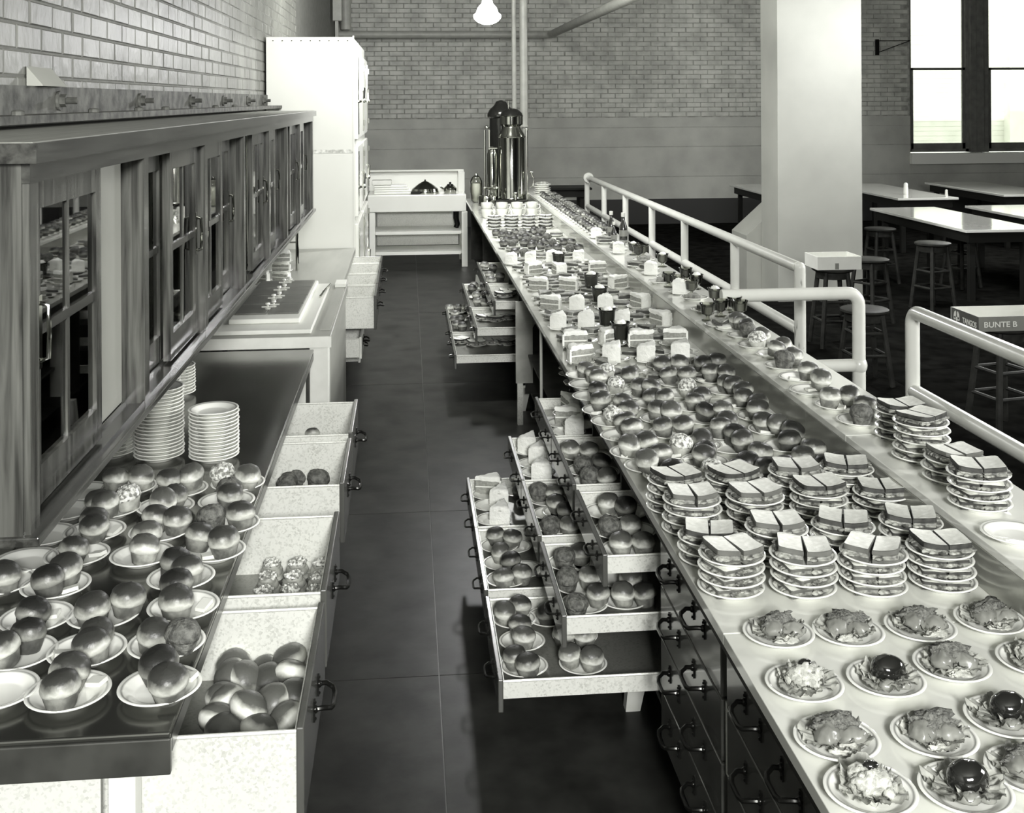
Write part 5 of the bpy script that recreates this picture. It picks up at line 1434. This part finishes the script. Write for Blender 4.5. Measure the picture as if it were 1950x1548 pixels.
tray_items(0, 2, T2, [(450, 480), (535, 745), (545, 990), (1050, 690), (1130, 965), (790, 490)], [(355, 445, 'l'), (510, 362, 'm'), (505, 570, 'm'), (545, 690, 'l'), (480, 880, 'm'), (590, 950, 'm'), (950, 655, 'm'), (1150, 660, 'l'), (1010, 855, 'l'), (1220, 885, 'l'), (790, 450, 'd')])
tray_items(1, 0, T3, [(1110, 730), (1225, 885), (1260, 1010), (1390, 740), (1450, 900)], [(1142, 640, 'l'), (1342, 650, 'l'), (1270, 800, 'r'), (1460, 780, 'd'), (1350, 925, 'r'), (1510, 940, 'l')])
tray_items(1, 1, T3, [(810, 1195), (880, 1340), (870, 1485), (1050, 1320)], [(850, 1085, 'r'), (942, 1095, 'l'), (1000, 1205, 'm'), (1095, 1295, 'd'), (940, 1440, 'r'), (1120, 1445, 'l')])
tray_items(1, 2, T4, [(1110, 1130), (1230, 1145), (1130, 1230), (1160, 1310), (1290, 1260)], [(1150, 1080, 'm'), (1225, 1095, 'm'), (1170, 1165, 'l'), (1225, 1210, 'd'), (1185, 1292, 'l'), (1275, 1272, 'l')])
tray_items(2, 0, T3, [(1060, 385), (1120, 470), (1130, 280), (1240, 400)], [], cakes=[(1120, 150), (1105, 290), (1230, 395)])
tray_items(2, 1, T3, [(680, 670), (700, 810), (710, 905), (700, 580)], [], cakes=[(710, 560), (820, 680), (850, 850)])
tray_items(2, 2, T3, [(200, 1135), (240, 1250), (240, 1400), (600, 1060)], [(610, 1090, 'd')], cakes=[(260, 1000), (420, 1130), (420, 1310)])
def tray_sandwiches(ci, li, spots):
    z = TR[ci, li]; nm = '%s tray, %s column' % (LVN[li], CN[ci]); 
    for p in spots:
        q = at(*T5(p), z+.03); y0, y1 = (cols+[(7.80, 8.50), (8.58, 9.68)])[ci]; q.y = min(max(q.y, y0+.09), y1-.09); xf = lv[li][0]; q.x = max(q.x, xf+.11)
        P = far_plate(q.x, q.y, z, .9); s = sandwich_at(q.x, q.y, z+.007, random.uniform(0, 1), random.random() < .4, leaf=True)
        ITEMS.append((nm, 'sandwich', s, q.x, q.y, (None, P)))
tray_sandwiches(3, 0, [(760, 590), (880, 560)]); tray_sandwiches(3, 1, [(600, 850), (740, 860), (880, 840)]); tray_sandwiches(3, 2, [(330, 1110), (520, 1140), (700, 1120), (860, 1130)])
tray_items(4, 0, T5, [(640, 300), (690, 400)], [(610, 270, 'l'), (700, 300, 'd'), (665, 380, 'l'), (790, 400, 'd'), (690, 440, 'l')])
tray_items(4, 1, T5, [(480, 470), (540, 640)], [(480, 480, 'l'), (470, 530, 'd'), (520, 610, 'l'), (620, 600, 'd'), (540, 680, 'l'), (620, 700, 'l')])
tray_items(4, 2, T5, [(290, 760), (300, 900)], [(290, 700, 'd'), (270, 750, 'l'), (350, 750, 'l'), (280, 820, 'l'), (260, 890, 'd'), (330, 880, 'd'), (290, 940, 'm'), (370, 960, 'm')])
# plates on the open under-counter shelf
random.seed(90)
for k in range(8):
    for m_ in range(2):
        far_plate(.98+random.uniform(-.02, .02), 5.45+k*.19, .456+m_*.012, 1.0)
# ---- cake plates on wooden worktop
for i, (px, py, n) in enumerate(((534, 538, 3), (500, 542, 1))):
    q = at(px, py, .90)
    q.y = max(q.y, 7.25+.0*i); q.x = at(px, py, .9).x
    nm = 'tiered' if i == 0 else 'single'
    for k in range(n):
        zz = .901+k*.062
        x = q.x+(.0 if i == 0 else -.02)
        P = plate_at(x, q.y+.02, zz, .95); tag(P, 'white plate, %s tier of the %s cake plates on pale worktop' % (ORD[k+1], nm), 'plate', 'cake plates on the wooden worktop')
        s = cake_at(x, q.y+.02, zz+.007, -.1+k*.3, .9 if k < n-1 else 1.0); s.scale = (1, 1, .82 if k < n-1 else 1)
        tag(s, 'frosted cake slice, %s tier of the %s plates on pale worktop' % (ORD[k+1], nm), 'cake slice', 'cake slices on the wooden worktop')

fp = MB()
for (x, y, z, k) in FARP: fp.lathe([(.046*k, 0), (.050*k, 0), (.066*k, .011*k), (.083*k, .0185*k), (.0815*k, .0205*k), (.060*k, .0125*k), (.047*k, .006*k), (0, .006*k)], 20, (x, y, z), close=False)
tag(put('small_plates', fp, M['china'], sharp=1.2), 'many small white plates under the farthest servings and lowest shelf', 'plates', kind='stuff')
# ------------------------------------------------------------------ labels by place, row by row from the near end
zones = {}
for it in ITEMS: zones.setdefault(it[0], []).append(it)
for zn, its in zones.items():
    pl = sorted([i for i in its if i[1] == 'plate'], key=lambda i: i[4])
    where = {}
    rows = []
    for i in pl:
        if rows and i[4]-rows[-1][0][4] < .12: rows[-1].append(i)
        else: rows.append([i])
    for r, row in enumerate(rows):
        rev = zn in ('steel counter',)
        row.sort(key=lambda i: i[3], reverse=rev)
        for c, i in enumerate(row):
            w = '%s from aisle, %s row, %s' % (ORD[min(c+1, 30)], ORD[min(r+1, 30)], zn)
            if zn == 'far shelf': w = '%s across, %s row, far shelf' % (ORD[c+1], ORD[min(r+1, 30)])
            where[i[2].name] = w
            n = i[5]
            d = {0: 'white china plate', 1: 'white plate with one serving', 2: 'white plate of two', 3: 'white plate of three'}[min(n, 3)]
            tag(i[2], d+', '+w, 'plate', 'plates of food, '+zn)
    for kd in ('muffin', 'butter', 'cake', 'pie', 'sandwich', 'roll'):
        ks = sorted([i for i in its if i[1] == kd], key=lambda i: i[4])
        bypl = {}; loosei = []
        for i in ks:
            P = i[5][1] if i[5] else None
            if P is not None and P.name in where: bypl.setdefault(P.name, []).append(i)
            else: loosei.append(i)
        names = {'butter': 'square butter pat', 'cake': 'white-frosted cake slice', 'pie': 'dark pie slice', 'sandwich': 'cut sandwich', 'roll': 'crusty round roll', 'muffin': 'muffin'}
        cats = {'butter': 'butter', 'cake': 'cake slice', 'pie': 'pie slice', 'sandwich': 'sandwich', 'roll': 'bread roll', 'muffin': 'muffin'}
        grp = {'butter': 'butter pats', 'cake': 'cake slices', 'pie': 'pie slices', 'sandwich': 'sandwiches', 'roll': 'bread rolls', 'muffin': 'muffins'}
        for pn, lst in bypl.items():
            for j, i in enumerate(lst):
                nm = MUFN[i[5][0]] if kd == 'muffin' else names[kd]
                pre = '' if len(lst) == 1 else (('near ', 'far ') if len(lst) == 2 else ('near ', 'middle ', 'far '))[min(j, len(lst)-1)]
                tag(i[2], '%s%s on plate %s' % (pre, nm, where[pn]), cats[kd], '%s, %s' % (grp[kd], zn))
        rws = []
        for i in loosei:
            if rws and i[4]-rws[-1][0][4] < .07: rws[-1].append(i)
            else: rws.append([i])
        for r, row in enumerate(rws):
            row.sort(key=lambda i: i[3])
            for c, i in enumerate(row):
                nm = MUFN[i[5][0]] if kd == 'muffin' else names[kd]
                tag(i[2], '%s, %s across, %s row, %s' % (nm, ORD[c+1], ORD[r+1], zn), cats[kd], '%s, %s' % (grp[kd], zn))
